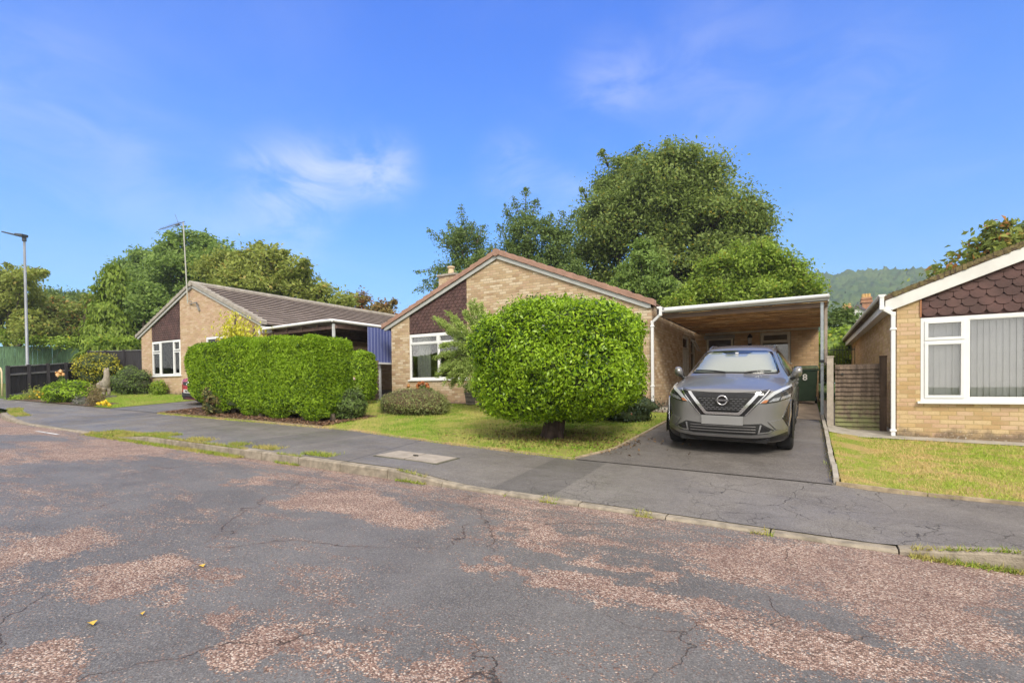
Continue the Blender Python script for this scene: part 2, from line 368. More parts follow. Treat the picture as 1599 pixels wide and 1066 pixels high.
def roadmat():
    m, t, b = newmat('worn_asphalt_with_red_chippings'); g = NT(t); p = g.pos()
    x, y, z = g.xyz(p)
    nbig = g.noise(g.scale(p, (.42, 1.25, 1)), 1.35, 7, .66, .5); nfine = g.noise(g.scale(p, (.5, 1.3, 1)), 6, 5, .7, .3)
    patches = [(560,790,160,24,1), (385,750,60,7,1), (60,850,110,30,1), (180,905,120,38,1), (30,1045,110,40,1), (360,965,60,22,1), (500,1010,130,40,.9), (1270,885,260,42,1), (1440,960,120,50,1),
               (770,882,80,14,1), (960,925,180,26,1), (1180,975,130,40,1), (1330,1020,110,40,1), (850,830,70,14,1), (1000,885,70,14,.9), (830,1000,60,10,.7), (1560,940,80,20,.7), (640,1050,110,20,.7), (150,700,170,22,.9), (60,670,90,12,.9), (1530,890,90,16,.9), (300,905,60,12,.5), (860,855,40,10,.9)]
    acc = None
    wx = g.m('ADD', x, g.m('MULTIPLY', g.m('SUBTRACT', g.noise(p, 1.1, 5, .65), .5), 2.2)); wy = g.m('ADD', y, g.m('MULTIPLY', g.m('SUBTRACT', g.noise(g.scale(p, (1, 1, 1)), 1.7, 5, .65), .5), 1.4))
    def gp(px, py):
        r = CR @ Vector(((px-800)/F, 1, (CYP-py)/F)); tt = (1.5-.15)/(-.026*r.x-r.z); return r*tt
    for px, py, hw, hh, st in patches:
        c = gp(px, py); rx = (gp(px+hw, py)-gp(px-hw, py)).length/2; ry = (gp(px, py+hh)-gp(px, py-hh)).length/2
        dx = g.m('MULTIPLY', g.m('SUBTRACT', wx, c.x), 1/rx); dy = g.m('MULTIPLY', g.m('SUBTRACT', wy, c.y), 1/(ry*.75))
        d = g.m('SQRT', g.m('ADD', g.m('MULTIPLY', dx, dx), g.m('MULTIPLY', dy, dy)))
        q = g.rng(d, 1.35, .45, 0, st); acc = q if acc is None else g.m('MAXIMUM', acc, q)
    edge = g.rng(y, 3.9, 4.75, 0, .62)
    acc = g.m('MAXIMUM', acc, edge)
    near = g.rng(y, 1.4, -1.5, 0, .35); acc = g.m('MAXIMUM', acc, near)
    mask = g.m('ADD', g.m('MULTIPLY', acc, .47), g.m('ADD', g.m('MULTIPLY', g.m('SUBTRACT', nbig, .5), 1.4), g.m('MULTIPLY', g.m('SUBTRACT', nfine, .5), .9)))
    cc = g.voro(p, 105, out='Color'); cr_, cg_, cb_ = g.xyz(cc)
    mk = g.rng(g.m('ADD', mask, g.m('MULTIPLY', g.m('SUBTRACT', cg_, .5), .34)), .21, .24)
    mk = g.m('MAXIMUM', mk, g.m('MULTIPLY', g.rng(mask, -.22, .16, .12, 1), g.rng(cb_, .88, .90)))
    chips = g.ramp(cr_, [(0, (.12, .080, .064)), (.25, (.23, .150, .117)), (.5, (.36, .235, .185)), (.72, (.48, .345, .28)), (.9, (.62, .50, .42)), (1, (.70, .62, .54))])
    chips = g.mix(g.rng(g.noise(p, 3, 4), .3, .7, 0, .45), chips, (.16, .10, .09))
    cd = g.voro(p, 105); chips = g.mix(g.rng(cd, .45, .75, 0, .55), chips, (.07, .045, .04))
    asp = g.mix(g.rng(g.noise(p, 1.3, 6, .65), .3, .7), (.100, .094, .091), (.155, .147, .142))
    ag = g.voro(p, 150, out='Color'); ag0, _g, _b = g.xyz(ag); asp = g.mix(g.rng(ag0, .55, 1, 0, .48), asp, (.28, .27, .265)); asp = g.mix(g.rng(ag0, .30, .0, 0, .42), asp, (.04, .038, .037))
    asp = g.mix(g.rng(g.noise(p, 130, 2), .66, .72, 0, .8), asp, (.03, .03, .033))
    # long cracks
    dvec = nd(t, 'ShaderNodeVectorMath', operation='ADD'); nz = nd(t, 'ShaderNodeTexNoise'); t.links.new(p, nz.inputs['Vector']); nz.inputs['Scale'].default_value = 1.7; nz.inputs['Detail'].default_value = 6
    sc = g.scale(nz.outputs['Color'], (.9, .9, .9)); t.links.new(p, dvec.inputs[0]); t.links.new(sc, dvec.inputs[1])
    ed = g.voro(dvec.outputs[0], .52, 'DISTANCE_TO_EDGE')
    crk = g.m('MULTIPLY', g.rng(ed, .001, .0032, .9, 0), g.rng(g.noise(p, .55, 3), .44, .56))
    c = g.mix(mk, asp, chips); c = g.mix(g.m('MULTIPLY', crk, .9), c, (.035, .028, .025))
    crkw = g.m('MULTIPLY', g.m('MULTIPLY', g.rng(ed, .004, .03, 1, 0), g.rng(g.noise(p, .55, 3), .44, .56)), g.rng(cb_, .6, .65)); c = g.mix(g.m('MULTIPLY', crkw, .5), c, (.16, .10, .08))
    g.put(b.inputs['Base Color'], c)
    g.put(b.inputs['Roughness'], g.rng(mk, 0, 1, .55, .8)); b.inputs['Specular IOR Level'].default_value = .3
    h = g.m('ADD', g.m('MULTIPLY', g.noise(p, 170, 2), .35), g.m('MULTIPLY', mk, g.m('SUBTRACT', .9, cd)))
    h = g.m('SUBTRACT', h, g.m('MULTIPLY', crk, 1.5))
    g.put(b.inputs['Normal'], g.bump(h, .8, .008)); return m
def pavemat(name, base=(.120, .108, .100), light=(.180, .165, .152), crackscale=1.6, tone=0., patch=True, region_=1.):
    m, t, b = newmat(name); g = NT(t); p = g.pos(); x, y, z = g.xyz(p)
    c = g.mix(g.rng(g.noise(p, 1.1, 6, .65), .3, .7), base, light)
    ag0, _g, _b = g.xyz(g.voro(p, 140, out='Color')); c = g.mix(g.rng(ag0, .6, 1, 0, .6), c, (.30, .285, .27)); c = g.mix(g.rng(ag0, .25, 0, 0, .5), c, (.05, .046, .044)); c = g.mix(g.rng(g.noise(g.scale(p, (.5, 1.6, 1)), 1.5, 6, .7), .5, .72, 0, .45), c, (.24, .225, .21))
    c = g.mix(g.rng(g.noise(p, 110, 2), .64, .7, 0, .7), c, (.035, .034, .035))
    if patch:   # repair patches laid across the footway
        for (a, bb, k) in ((-3.3, -2.5, .34), (-8.9, -7.6, .28), (-17.5, -15.8, .25)):
            mask = g.m('MULTIPLY', g.rng(x, a, a+.03), g.rng(x, bb, bb+.03, 1, 0)); c = g.mix(g.m('MULTIPLY', mask, k), c, (.05, .05, .055))
        for a in (-4.6, -10.4, -13.2):
            mask = g.rng(g.m('ABSOLUTE', g.m('SUBTRACT', g.m('ADD', x, g.m('MULTIPLY', y, .22)), a)), .008, .02, 1, 0); c = g.mix(g.m('MULTIPLY', mask, .7), c, (.04, .04, .04))
    dvec = nd(t, 'ShaderNodeVectorMath', operation='ADD'); nz = nd(t, 'ShaderNodeTexNoise'); t.links.new(p, nz.inputs['Vector']); nz.inputs['Scale'].default_value = 2.6; nz.inputs['Detail'].default_value = 5
    sc = g.scale(nz.outputs['Color'], (.4, .4, .4)); t.links.new(p, dvec.inputs[0]); t.links.new(sc, dvec.inputs[1])
    ed = g.voro(dvec.outputs[0], crackscale, 'DISTANCE_TO_EDGE'); ed2 = g.voro(dvec.outputs[0], crackscale*2.6, 'DISTANCE_TO_EDGE')
    region = g.m('MULTIPLY', g.rng(x, -3.6, -2.2), g.rng(x, 4, 6, 1, .3))
    crk = g.m('MULTIPLY', g.rng(ed, .002, .008, 1, 0), g.rng(g.noise(p, .8, 3), .40, .52))
    crk2 = g.m('MULTIPLY', g.rng(ed2, .004, .014, .7, 0), g.rng(g.noise(p, 1.3, 3), .46, .56)); crk = g.m('MULTIPLY', g.m('MAXIMUM', crk, crk2), g.m('MULTIPLY', region, region_))
    c = g.mix(g.m('MULTIPLY', crk, .85), c, (.028, .025, .024))
    g.put(b.inputs['Base Color'], c); g.put(b.inputs['Roughness'], g.rng(g.noise(p, 1.5, 4), .35, .65, .42, .72)); b.inputs['Specular IOR Level'].default_value = .35
    g.put(b.inputs['Normal'], g.bump(g.m('SUBTRACT', g.m('MULTIPLY', g.noise(p, 150, 2), .4), crk), .7, .006)); return m
def lawnmat(name, g1, g2, straw, fs=.5, sc=1.1):
    m, t, b = newmat(name); g = NT(t); p = g.pos()
    c = g.mix(g.rng(g.noise(p, sc*3, 5, .6), .35, .65), g1, g2)
    c = g.mix(g.m('MULTIPLY', g.rng(g.noise(p, sc, 6, .7, .6), .44, .58), fs), c, straw)
    c = g.mix(g.rng(g.noise(p, 60, 3), .4, .75, 0, .5), c, tuple(q*.45 for q in g1))
    g.put(b.inputs['Base Color'], c); b.inputs['Roughness'].default_value = .9; b.inputs['Specular IOR Level'].default_value = .1
    g.put(b.inputs['Normal'], g.bump(g.noise(p, 70, 3), 1, .03)); return m
soil = P('bark_mulch_soil', (.12, .075, .05), .95, .5, 22, 1)
concrete = P('weathered_concrete', (.36, .33, .28), .85, .15, 7, .6, dirt=.55, dirtcol=(.16, .14, .10))
farground = lawnmat('far_field_grass', (.08, .14, .03), (.12, .18, .05), (.2, .18, .08))
kerbm = P('kerb_stone', (.29, .25, .195), .9, .25, 9, .8, dirt=.75, dirtcol=(.12, .105, .07))

xs = [-840, -500, -250, -120]+fr(-80, 60, 2)+[120, 250, 500, 840]
ys = [-300, -60, -30, -12]+fr(-6, 40, 1)+[60, 120, 300, 600, 840]
vs = [(x, y, (G(x, y)-.06) if y > 6.95 else (G(x, 0)-.12)) for x in xs for y in ys]; n = len(ys)
tag(MB().add(vs, [(i*n+j, (i+1)*n+j, (i+1)*n+j+1, i*n+j+1) for i in range(len(xs)-1) for j in range(n-1)]).build('ground', farground, smooth=True, fixn=False), kind='structure')
sheet('road', fr(-60, 25, .5), -6.5, lambda x: kerbY(x)+.01, 12, lambda x, y: .15-.026*x, roadmat(), kind='structure')
sheet('pavement', fr(-60, 25, .25), lambda x: kerbY(x)+.12, lambda x: max(pback(x), kerbY(x)+.5)+.1, 9, pavez, pavemat('footway_asphalt'), kind='structure')
# kerb stones
mb = MB(); x = -21.2; rnd = random.Random(3)
while x < 14:
    x1 = x+.91; ya, yb = kerbY(x), kerbY(x1-.012); dz = rnd.uniform(-.006, .006)
    def kz(xx): return .15-.026*xx+.03+raise_(xx)+dz
    sub = [x+(x1-.012-x)*i/3 for i in range(4)]
    for a, bb in zip(sub, sub[1:]):
        ya, yb = kerbY(a), kerbY(bb); o = rnd.uniform(-.004, .004)*0
        za, zb = kz(a), kz(bb); r = .02
        vs = []
        for xx, yy, zz in ((a, ya, za), (bb, yb, zb)):
            vs += [(xx, yy-.012, -.05-.026*xx), (xx, yy+.002, zz-r), (xx, yy+r, zz), (xx, yy+.13, zz+.002), (xx, yy+.13, -.05-.026*xx)]
        mb.add(vs, [(0, 1, 6, 5), (1, 2, 7, 6), (2, 3, 8, 7), (3, 4, 9, 8), (0, 5, 9, 4), (4, 3, 2, 1, 0), (5, 6, 7, 8, 9)])
    x = x1
tag(mb.build('kerb', kerbm), kind='structure')
# lawns, drives, beds
lawn_green = lawnmat('lawn', (.15, .25, .03), (.24, .34, .045), (.46, .38, .15), .7, 1.0)
lawn_dry = lawnmat('dry_lawn', (.24, .32, .045), (.34, .39, .07), (.52, .37, .17), .9, 1.7)
lawn_left_m = lawnmat('bright_lawn', (.17, .28, .035), (.25, .35, .05), (.42, .35, .14), .45)
DL = lambda y: -2.98+.33*min(1, max(0, (y-7)/.9))+.06*max(0, (y-7.9)/2.5)     # left edge of the drive
def sheetY(name, ys_, x0, x1, nx, zf, mat, zoff, **kw):
    vs = [((x0(y) if callable(x0) else x0)*(1-i/nx)+(x1(y) if callable(x1) else x1)*i/nx, y) for y in ys_ for i in range(nx+1)]
    vs = [(a, b_, zf(a, b_)+zoff) for a, b_ in vs]; n = nx+1
    o = MB().add(vs, [(i*n+j, i*n+j+1, (i+1)*n+j+1, (i+1)*n+j) for i in range(len(ys_)-1) for j in range(nx)]).build(name, mat, smooth=True, fixn=False)
    return tag(o, kw.get('label'), kw.get('cat'), None, kw.get('kind', 'structure'))
sheet('lawn', fr(-12.9, -2.99, .25)+[-2.9, -2.8, -2.72, -2.66], lambda x: max(pback(x)+.015, 7.02+max(0, x+3.03)/.33*.9), 12.35, 18, G, lawn_green, .02, kind='structure')
sheetY('driveway', fr(6.98, 18.7, .4), lambda y: DL(y) if y < 12.7 else -3.4, .27, 10, G, pavemat('driveway_asphalt', (.095, .085, .078), (.14, .125, .115), .7, patch=False, region_=.35), .012)
sheetY('carport_floor', fr(12.4, 18.6, .4), -2.72, .26, 8, G, P('worn_tan_concrete', (.40, .32, .235), .85, .2, 2.5, .4, dirt=.6, dirtcol=(.16, .12, .085)), .018)
sheetY('dry_lawn', fr(7.06, 11.1, .3), .36, 14, 24, G, lawn_dry, .02)
sheetY('concrete_path', fr(11.0, 19, .6), .36, 1.5, 3, G, concrete, .035)
sheetY('concrete_strip', fr(11.05, 11.6, .3), 1.5, 14, 6, G, concrete, .03)
sheetY('paving_strip', fr(12.35, 12.95, .3), -12.2, -2.75, 6, lambda x, y: G(x, 12.4), P('brown_paving', (.26, .18, .13), .9, .2, 6, .5, dirt=.4), .03)
sheetY('side_driveway', fr(7.65, 22, .6), lambda y: -19.6+.12*min(3, y-7.65) if y < 12 else -16.9, -13.3, 8, G, pavemat('side_driveway_asphalt', (.10, .10, .11), (.15, .15, .16), 1.2, patch=False), .012)
sheetY('side_lawn', fr(7.72, 11.4, .3), lambda y: -28.6, lambda y: -19.6+.12*min(3, y-7.65)-.05, 20, G, lawn_left_m, .02)
sheetY('soil_bed', fr(7.62, 9.4, .3), -16.6, -9.4, 8, G, soil, .035)
sheetY('flower_bed', fr(7.72, 8.6, .3), -28.4, -21.0, 8, G, soil, .026)
# joint between drive and footway, edgings
mb = MB()
for y0, y1 in zip(fr(7.05, 13.5, .9), fr(7.05, 13.5, .9)[1:]):
    mb.beam((.305, y0, G(.3, y0)+.0), (.305+rnd.uniform(-.015, .015), y1-.02, G(.3, y1)), .055, .17)
tag(mb.build('edging_kerb', concrete), kind='structure')
mb = MB()
for x0, x1 in zip(fr(.3, 13, .9), fr(.3, 13, .9)[1:]):
    mb.beam((x0, 7.03, G(x0, 7.03)-.01), (x1-.01, 7.03, G(x1, 7.03)-.01), .03, .1)
for y0, y1 in zip(fr(7.0, 12.3, .9), fr(7.0, 12.3, .9)[1:]):
    mb.beam((DL(y0)-.02, y0, G(-2.7, y0)-.005), (DL(y1)-.02, y1-.01, G(-2.7, y1)-.005), .045, .08)
for x0, x1 in zip(fr(-9.3, -3.0, .9), fr(-9.3, -3.0, .9)[1:]):
    mb.beam((x0, pback(x0), G(x0, pback(x0))-.01), (x1-.01, pback(x1), G(x1, pback(x1))-.01), .04, .07)
for x0, x1 in zip(fr(-16.4, -9.3, .9), fr(-16.4, -9.3, .9)[1:]):
    mb.beam((x0, pback(x0), G(x0, pback(x0))-.01), (x1-.01, pback(x1), G(x1, pback(x1))-.01), .05, .09)
tag(mb.build('path_edging', P('brown_edging', (.34, .27, .18), .9, .3, 9, .5)), kind='structure')
sheet('patched_footway', fr(-2.9, .28, .4), 6.9, 7.06, 1, G, P('joint_tar', (.03, .03, .03), .6), .016, kind='structure') if False else None
# ------------------------------------------------------------------ building parts
def window(parent, x0, x1, z0, z1, Y, lights, fw=.06, mat=upvc, gl=glass, sill=True, xf=None, out=.0):
    """frame in the plane y=Y facing -y; lights=[(xa,xb,za,zb,opening)]"""
    f = MB(xf)
    y0, y1 = Y-.01-out, Y+.07
    f.box(x0, x1, y0, y1, z1-fw, z1); f.box(x0, x1, y0, y1, z0, z0+fw)
    f.box(x0, x0+fw, y0, y1, z0+fw, z1-fw); f.box(x1-fw, x1, y0, y1, z0+fw, z1-fw)
    W_ = f.build('window', mat, parent, bevel=.004)
    cuts = set()
    for (a, b, c, d, op) in lights:
        e = MB(xf); q = .05 if op else .022; yo = y0-.018 if op else y0+.004
        e.box(a, b, yo, y1-.01, d-q, d); e.box(a, b, yo, y1-.01, c, c+q); e.box(a, a+q, yo, y1-.01, c+q, d-q); e.box(b-q, b, yo, y1-.01, c+q, d-q)
        e.build('casement', mat, W_, bevel=.004)
        MB(xf).box(a+q-.003, b-q+.003, Y+.02, Y+.028, c+q-.003, d-q+.003).build('pane', gl, W_)
    if sill: MB(xf).box(x0-.05, x1+.05, Y-.07, Y+.03, z0-.045, z0-.002).build('sill', mat, W_, bevel=.006)
    return W_
def scales(mb, x0, x1, z0, zf, Y, pw, gauge):
    """scalloped hung tiles: each its own tilted slab"""
    r = 0; z = z0
    while z < z0+4:
        off = (r % 2)*pw/2; x = x0-pw+off; any_ = False
        while x < x1+pw*.5:
            a, b = x+.003, x+pw-.003; ztop = z+gauge*1.25
            if a < x0: a = x0
            if b > x1: b = x1
            if b-a > .02:
                lim = min(zf(a), zf(b))
                if z < lim:
                    any_ = True; cx = x+pw/2; pts = []
                    for i in range(7):
                        t = i/6; px = a+(b-a)*t; dx = (px-cx)/(pw/2)
                        dz = gauge*.62*(1-math.sqrt(max(0, 1-min(1, abs(dx))**2.6)))
                        pts.append((px, z+dz-.0))
                    tp = min(ztop, lim)
                    top = [(b, min(max(tp, z+gauge*.62), zf(b))), (a, min(max(tp, z+gauge*.62), zf(a)))]
                    poly = pts+top
                    poly = [(px, min(pz, zf(px))) for px, pz in poly]
                    n = len(poly)
                    fy = lambda pz: Y-.026+.018*(pz-z)/(gauge*1.25)
                    vs = [(px, fy(pz), pz) for px, pz in poly]+[(px, fy(pz)+.012, pz) for px, pz in poly]
                    mb.add(vs, [tuple(range(n)), tuple(range(2*n-1, n-1, -1))]+[(i, i+n, (i+1) % n+n, (i+1) % n) for i in range(n)])
            x += pw
        if not any_ and z > z0+gauge*2: break
        z += gauge; r += 1
def roofing(parent, u0, Y0, Y1, tip, zTip, zPk, rm, vm, bm_, vh=.14, bh=.15, vstep=.3, moss=False, ends=True, ridge_r=.11, vy=.10, rt=.05):
    """zTip/zPk: underside of the bargeboard at the eaves tip and the apex"""
    slope = (zPk-zTip)/tip; L = math.hypot(1, slope); rnd = random.Random(int(abs(u0)*10))
    under = lambda x: zPk-slope*abs(x-u0)
    tb = bh                                         # bargeboard depth (vertical), tiles lie on it
    roof = MB(); cs = .33/L; n = int(math.ceil((tip+.06)/cs))
    for s in (-1, 1):
        for i in range(n):
            xa, xb = i*cs, min((i+1)*cs+.02, tip+.08)
            za = under(u0)+tb-slope*xa+.012; zb = under(u0)+tb-slope*xb+.012
            y = Y0+.0; k = 1
            roof.prism([(u0+s*xa, za-.02), (u0+s*xb, zb+.045), (u0+s*xb, zb+.066), (u0+s*xa, za+.006)], Y0+.02, Y1)
    for s in (-1, 1): roof.prism([(u0, under(u0)+tb-.03), (u0+s*tip, under(u0+tip)+tb-.03), (u0+s*tip, under(u0+tip)+tb-.05), (u0, under(u0)+tb-.05)], Y0+.03, Y1-.01, mi=1)
    rf = roof.build('roof', [rm, darkm], parent)
    v = MB(); vn = int(round((tip+.08)*L/vstep)); st = (tip+.08)/vn
    for s in (-1, 1):
        for i in range(vn):
            xa, xb = i*st+.006, (i+1)*st+.012
            j = rnd.uniform(-.006, .006)
            za = under(u0)+tb-slope*xa+.008; zb = under(u0)+tb-slope*xb+.008
            h = vh+j
            v.prism([(u0+s*xa, za), (u0+s*xb, zb-.01), (u0+s*xb, zb+h*.95+.018), (u0+s*(xb-.03), zb+h+.022+slope*.03), (u0+s*xa, za+h-.012)], Y0-vy, Y0+.13+rnd.uniform(-.01, .01))
    v.build('verge', vm, rf, bevel=.008)
    rg = MB(); zr = zPk+tb+max(vh, .05)-ridge_r*.75; y = Y0-vy-.02
    while y < Y1:
        rg.tube([(u0, y, zr), (u0, min(y+.44, Y1), zr+rnd.uniform(-.004, .004))], ridge_r, 14); y += .45
    rg.build('ridge', vm if not moss else rm, rf, smooth=False)
    b = MB()
    for s in (-1, 1):
        b.prism([(u0, zPk), (u0+s*(tip-.10), under(u0+tip-.10)), (u0+s*(tip), under(u0+tip-.10)), (u0+s*tip, under(u0+tip)+tb), (u0, zPk+tb)], Y0-.055, Y0-.03)
    b.build('bargeboard', bm_, parent, bevel=.003)
    # soffit strip between barge and wall
    sf = MB()
    for s in (-1, 1):
        sf.prism([(u0, zPk+.02), (u0+s*tip, under(u0+tip)+.02), (u0+s*tip, under(u0+tip)+.035), (u0, zPk+.035)], Y0-.03, Y0+.03)
    sf.build('soffit', bm_, parent)
    return under
def gutter(name, pts, parent, mat=upvc, r=.055, lip=.0):
    """half-round open channel along pts"""
    m = MB(); n = 8; k = len(pts); vs = []; pts = [Vector(p) for p in pts]
    for i, p in enumerate(pts):
        d = (pts[min(i+1, k-1)]-pts[max(i-1, 0)]).normalized(); sd_ = d.cross(Vector((0, 0, 1))).normalized()
        for j in range(n+1):
            a = math.pi*j/n; vs.append(p+sd_*math.cos(a)*r-Vector((0, 0, 1))*math.sin(a)*r)
        for j in range(n, -1, -1):
            a = math.pi*j/n; vs.append(p+sd_*math.cos(a)*(r-.006)-Vector((0, 0, 1))*math.sin(a)*(r-.006))
    q = 2*(n+1)
    fs = [(i*q+j, i*q+(j+1) % q, (i+1)*q+(j+1) % q, (i+1)*q+j) for i in range(k-1) for j in range(q)]
    # stop ends
    fs += [tuple(range(0, n+1)), tuple((k-1)*q+j for j in range(n+1))]
    m.add(vs, fs)
    L = (pts[-1]-pts[0]).length; c = int(L/1.8)
    for i in range(1, c):
        p = pts[0].lerp(pts[-1], i/c); d = (pts[-1]-pts[0]).normalized(); sd_ = d.cross(Vector((0, 0, 1))).normalized()
        ring = [p+d*e+sd_*math.cos(math.pi*j/n)*(r+.006)-Vector((0, 0, 1))*math.sin(math.pi*j/n)*(r+.006) for e in (-.03, .03) for j in range(n+1)]
        m.add(ring, [(j, j+1, j+n+2, j+n+1) for j in range(n)])
    return m.build(name, mat, parent)
def squaretube(name, pts, parent, w=.065, mat=upvc, clips=()):
    m = MB()
    for a, b in zip(pts, pts[1:]):
        m.beam(a, b, w, w, up=(0, 1, 0))
    for p in pts[1:-1]: m.box(p[0]-w*.56, p[0]+w*.56, p[1]-w*.56, p[1]+w*.56, p[2]-w*.56, p[2]+w*.56)
    for (x, y, z) in clips: m.box(x-w*.75, x+w*.75, y-w*.65, y+w*.65, z-.02, z+.02)
    return m.build(name, mat, parent, bevel=.008)
def curtain(name, x0, x1, z0, z1, Y, mat, parent, folds=7, amp=.03):
    m = MB(); n = folds*8; vs = []
    for i in range(n+1):
        x = x0+(x1-x0)*i/n; y = Y+amp*math.sin(i/n*folds*2*math.pi); vs += [(x, y, z0), (x, y, z1)]
    m.add(vs, [(2*i, 2*i+2, 2*i+3, 2*i+1) for i in range(n)])
    return m.build(name, mat, parent, smooth=True)
room_m = P('room_plaster', (.30, .27, .22), .9, .1, 2)
net_m = P('curtain_fabric', (.60, .64, .58), .9, .06, 6)
blind_m = P('vertical_blind_fabric', (.88, .89, .90), .8, .03, 4)

# ------------------------------------------------------------------ main bungalow (centre)
HY = 12.86
main = thing('bungalow', (-7.93, HY, .8), 'buff brick bungalow with a short chimney, behind the big round bush', 'bungalow')
u0, tip, zTip, zPk = -7.93, 4.55, 3.38, 5.26
under = roofing(main, u0, HY, 24.2, tip, zTip, zPk, roof_main_m, verge_main_m, barge_g, vh=.135, bh=.125, vstep=.335)
wx0, wx1, wz0, wz1, rx = -11.40, -9.06, 1.72, 3.21, -9.06
WL, WR = -12.2, -3.37
b_ = MB(); Yb = HY+.22; zb = .62
b_.prism([(WL, zb), (wx0, zb), (wx0, under(wx0)+.05), (WL, under(WL)+.05)], HY, Yb)
b_.box(wx0, wx1, HY, Yb, zb, wz0-.02)
b_.prism([(rx, zb), (WR, zb), (WR, under(WR)+.05), (u0, zPk+.05), (rx, under(rx)+.05)], HY, Yb)
# flank, with door and window openings, and back
for (y0, y1, z0, z1) in ((Yb, 16.55, .6, 3.5), (16.55, 17.55, 3.05, 3.5), (17.55, 17.85, .6, 3.5), (17.85, 18.6, .6, 1.9), (17.85, 18.6, 3.05, 3.5)):
    b_.box(WR-.22, WR, y0, y1, z0, z1)
b_.box(WL, WL+.22, Yb, 24, .6, 3.45); b_.box(WL+.22, WR-.22, 23.8, 24, .6, 3.45); b_.box(WR-.22, WR, 18.6, 24, .6, 3.45)
b_.build('wall', brick_main, main)
MB().box(WL+.25, WR-.25, HY+.25, 23.8, .74, .8).build('floor', room_m, main)
MB().box(WL+.25, WR-.25, HY+.25, 23.8, 3.25, 3.3).build('ceiling', room_m, main)
MB().box(WL+.25, WR-.25, 17.2, 17.3, .8, 3.25).build('inner_wall', room_m, main)
c_ = MB(); scales(c_, wx0+.01, rx-.01, wz1+.03, lambda x: under(x)+.03, HY+.03, .165, .105); c_.build('tile_cladding', clad_m, main)
MB().prism([(wx0, wz1), (rx, wz1), (rx, under(rx)+.03), (wx0, under(wx0)+.03)], HY+.05, HY+.15).build('cladding_board', clad_m, main)
mx = -10.19
window(main, wx0, wx1, wz0, wz1, HY+.02, [(wx0+.05, mx-.02, 2.90, wz1-.05, True), (wx0+.05, mx-.02, wz0+.05, 2.88, False), (mx+.02, wx1-.05, 2.90, wz1-.05, True), (mx+.02, wx1-.05, wz0+.05, 2.88, False)], fw=.06)
MB().box(mx-.022, mx+.022, HY-.005, HY+.08, wz0+.06, wz1-.06).build('mullion', upvc, main); MB().box(wx0+.06, mx-.022, HY-.003, HY+.08, 2.875, 2.905).build('transom', upvc, main); MB().box(mx+.022, wx1-.06, HY-.003, HY+.08, 2.875, 2.905).build('transom', upvc, main)
curtain('curtain', -11.3, -10.72, 1.78, 3.12, HY+.28, net_m, main, 5)
curtain('curtain', -9.5, -9.12, 1.78, 3.12, HY+.28, net_m, main, 3)
# guttering
gutter('gutter', [(-3.16, HY-.14, 3.42), (-3.16, 18.5, 3.42)], main)
MB().box(-3.24, -3.215, HY-.03, 18.6, 3.22, 3.44).build('fascia', P('dark_fascia', (.16, .13, .12), .6), main)
squaretube('downpipe', [(-3.12, HY-.13, 3.40), (-3.12, HY-.13, 3.22), (-3.34, HY-.06, 3.05), (-3.34, HY-.06, .92)], main, clips=[(-3.34, HY-.06, 2.95), (-3.34, HY-.06, 1.45)])
# concrete step at the corner
MB().box(-3.42, -2.75, HY-.35, HY+.5, .68, .90).build('step', concrete, main, bevel=.01)
# number plaque half behind the round bush
pq = MB(); pq.tube([(-3.72, HY-.03, 2.46), (-3.72, HY-.005, 2.46)], .105, 24); pqo = pq.build('number_plaque', P('enamel_plaque', (.75, .74, .70), .3, .02), main)
def text(s, size, loc, mat, parent, name='lettering', rot=(R(90), 0, 0), local=False, depth=.002, bold=.0, sx=1.):
    c = bpy.data.curves.new(name, 'FONT'); c.body = s; c.size = size; c.align_x = 'CENTER'; c.align_y = 'CENTER'; c.extrude = depth; c.offset = bold
    o = bpy.data.objects.new(name, c); link(o)
    bpy.context.view_layer.update()
    me = bpy.data.meshes.new_from_object(o.evaluated_get(bpy.context.evaluated_depsgraph_get())); bpy.data.objects.remove(o)
    from mathutils import Euler
    me.transform(Matrix.Translation(Vector(loc)) @ Euler(rot).to_matrix().to_4x4() @ Matrix.Diagonal((sx, 1, 1, 1)))
    me.materials.clear(); me.materials.append(mat)
    return make_obj(name, me, parent, local)
black = P('black_paint', (.02, .02, .02), .5, .1)
text('8', .13, (-3.72, HY-.033, 2.46), black, pqo, 'number')
# chimney
ch = MB().box(-12.55+.25, -11.55, 15.6, 16.6, 3.6, 5.72).build('chimney', brick_main, [c for c in main.children if c.name.startswith('roof')][0])
MB().box(-12.36, -11.49, 15.54, 16.66, 5.72, 5.80).build('chimney_cap', concrete, ch, bevel=.01)
MB().lathe([(.12, 0), (.12, .2), (.105, .22), (.105, .30), (.15, .31), (.15, .36), (.05, .39)], (-12.0, 16, 5.80), 16).build('chimney_pot', P('buff_chimney_pot', (.60, .46, .30), .8), ch, smooth=False)

# rear wing behind the carport
wing_Y = 18.6
wg = MB()
for (x0, x1, z0, z1) in ((-3.37, -3.0, .6, 3.3), (-3.0, -2.1, 3.12, 3.3), (-2.1, -1.32, .6, 3.3), (-1.32, -.42, .6, 2.12), (-1.32, -.42, 3.16, 3.3), (-.42, .34, .6, 3.3)):
    wg.box(x0, x1, wing_Y, wing_Y+.2, z0, z1)
wg.box(.14, .34, wing_Y+.2, 24, .6, 3.3)
wg.build('rear_wing', brick_shade, main)
MB().box(-3.3, .34, wing_Y+.25, 24, 3.3, 3.38).build('flat_roof', P('roof_felt', (.12, .12, .12), .9), main)
MB().box(-3.2, .1, wing_Y+2.2, wing_Y+2.3, .8, 3.3).build('inner_wall', room_m, main)
window(main, -1.30, -.44, 2.14, 3.15, wing_Y+.02, [(-1.26, -.48, 2.84, 3.11, True), (-1.26, -.48, 2.18, 2.83, False)], mat=cream, fw=.05)
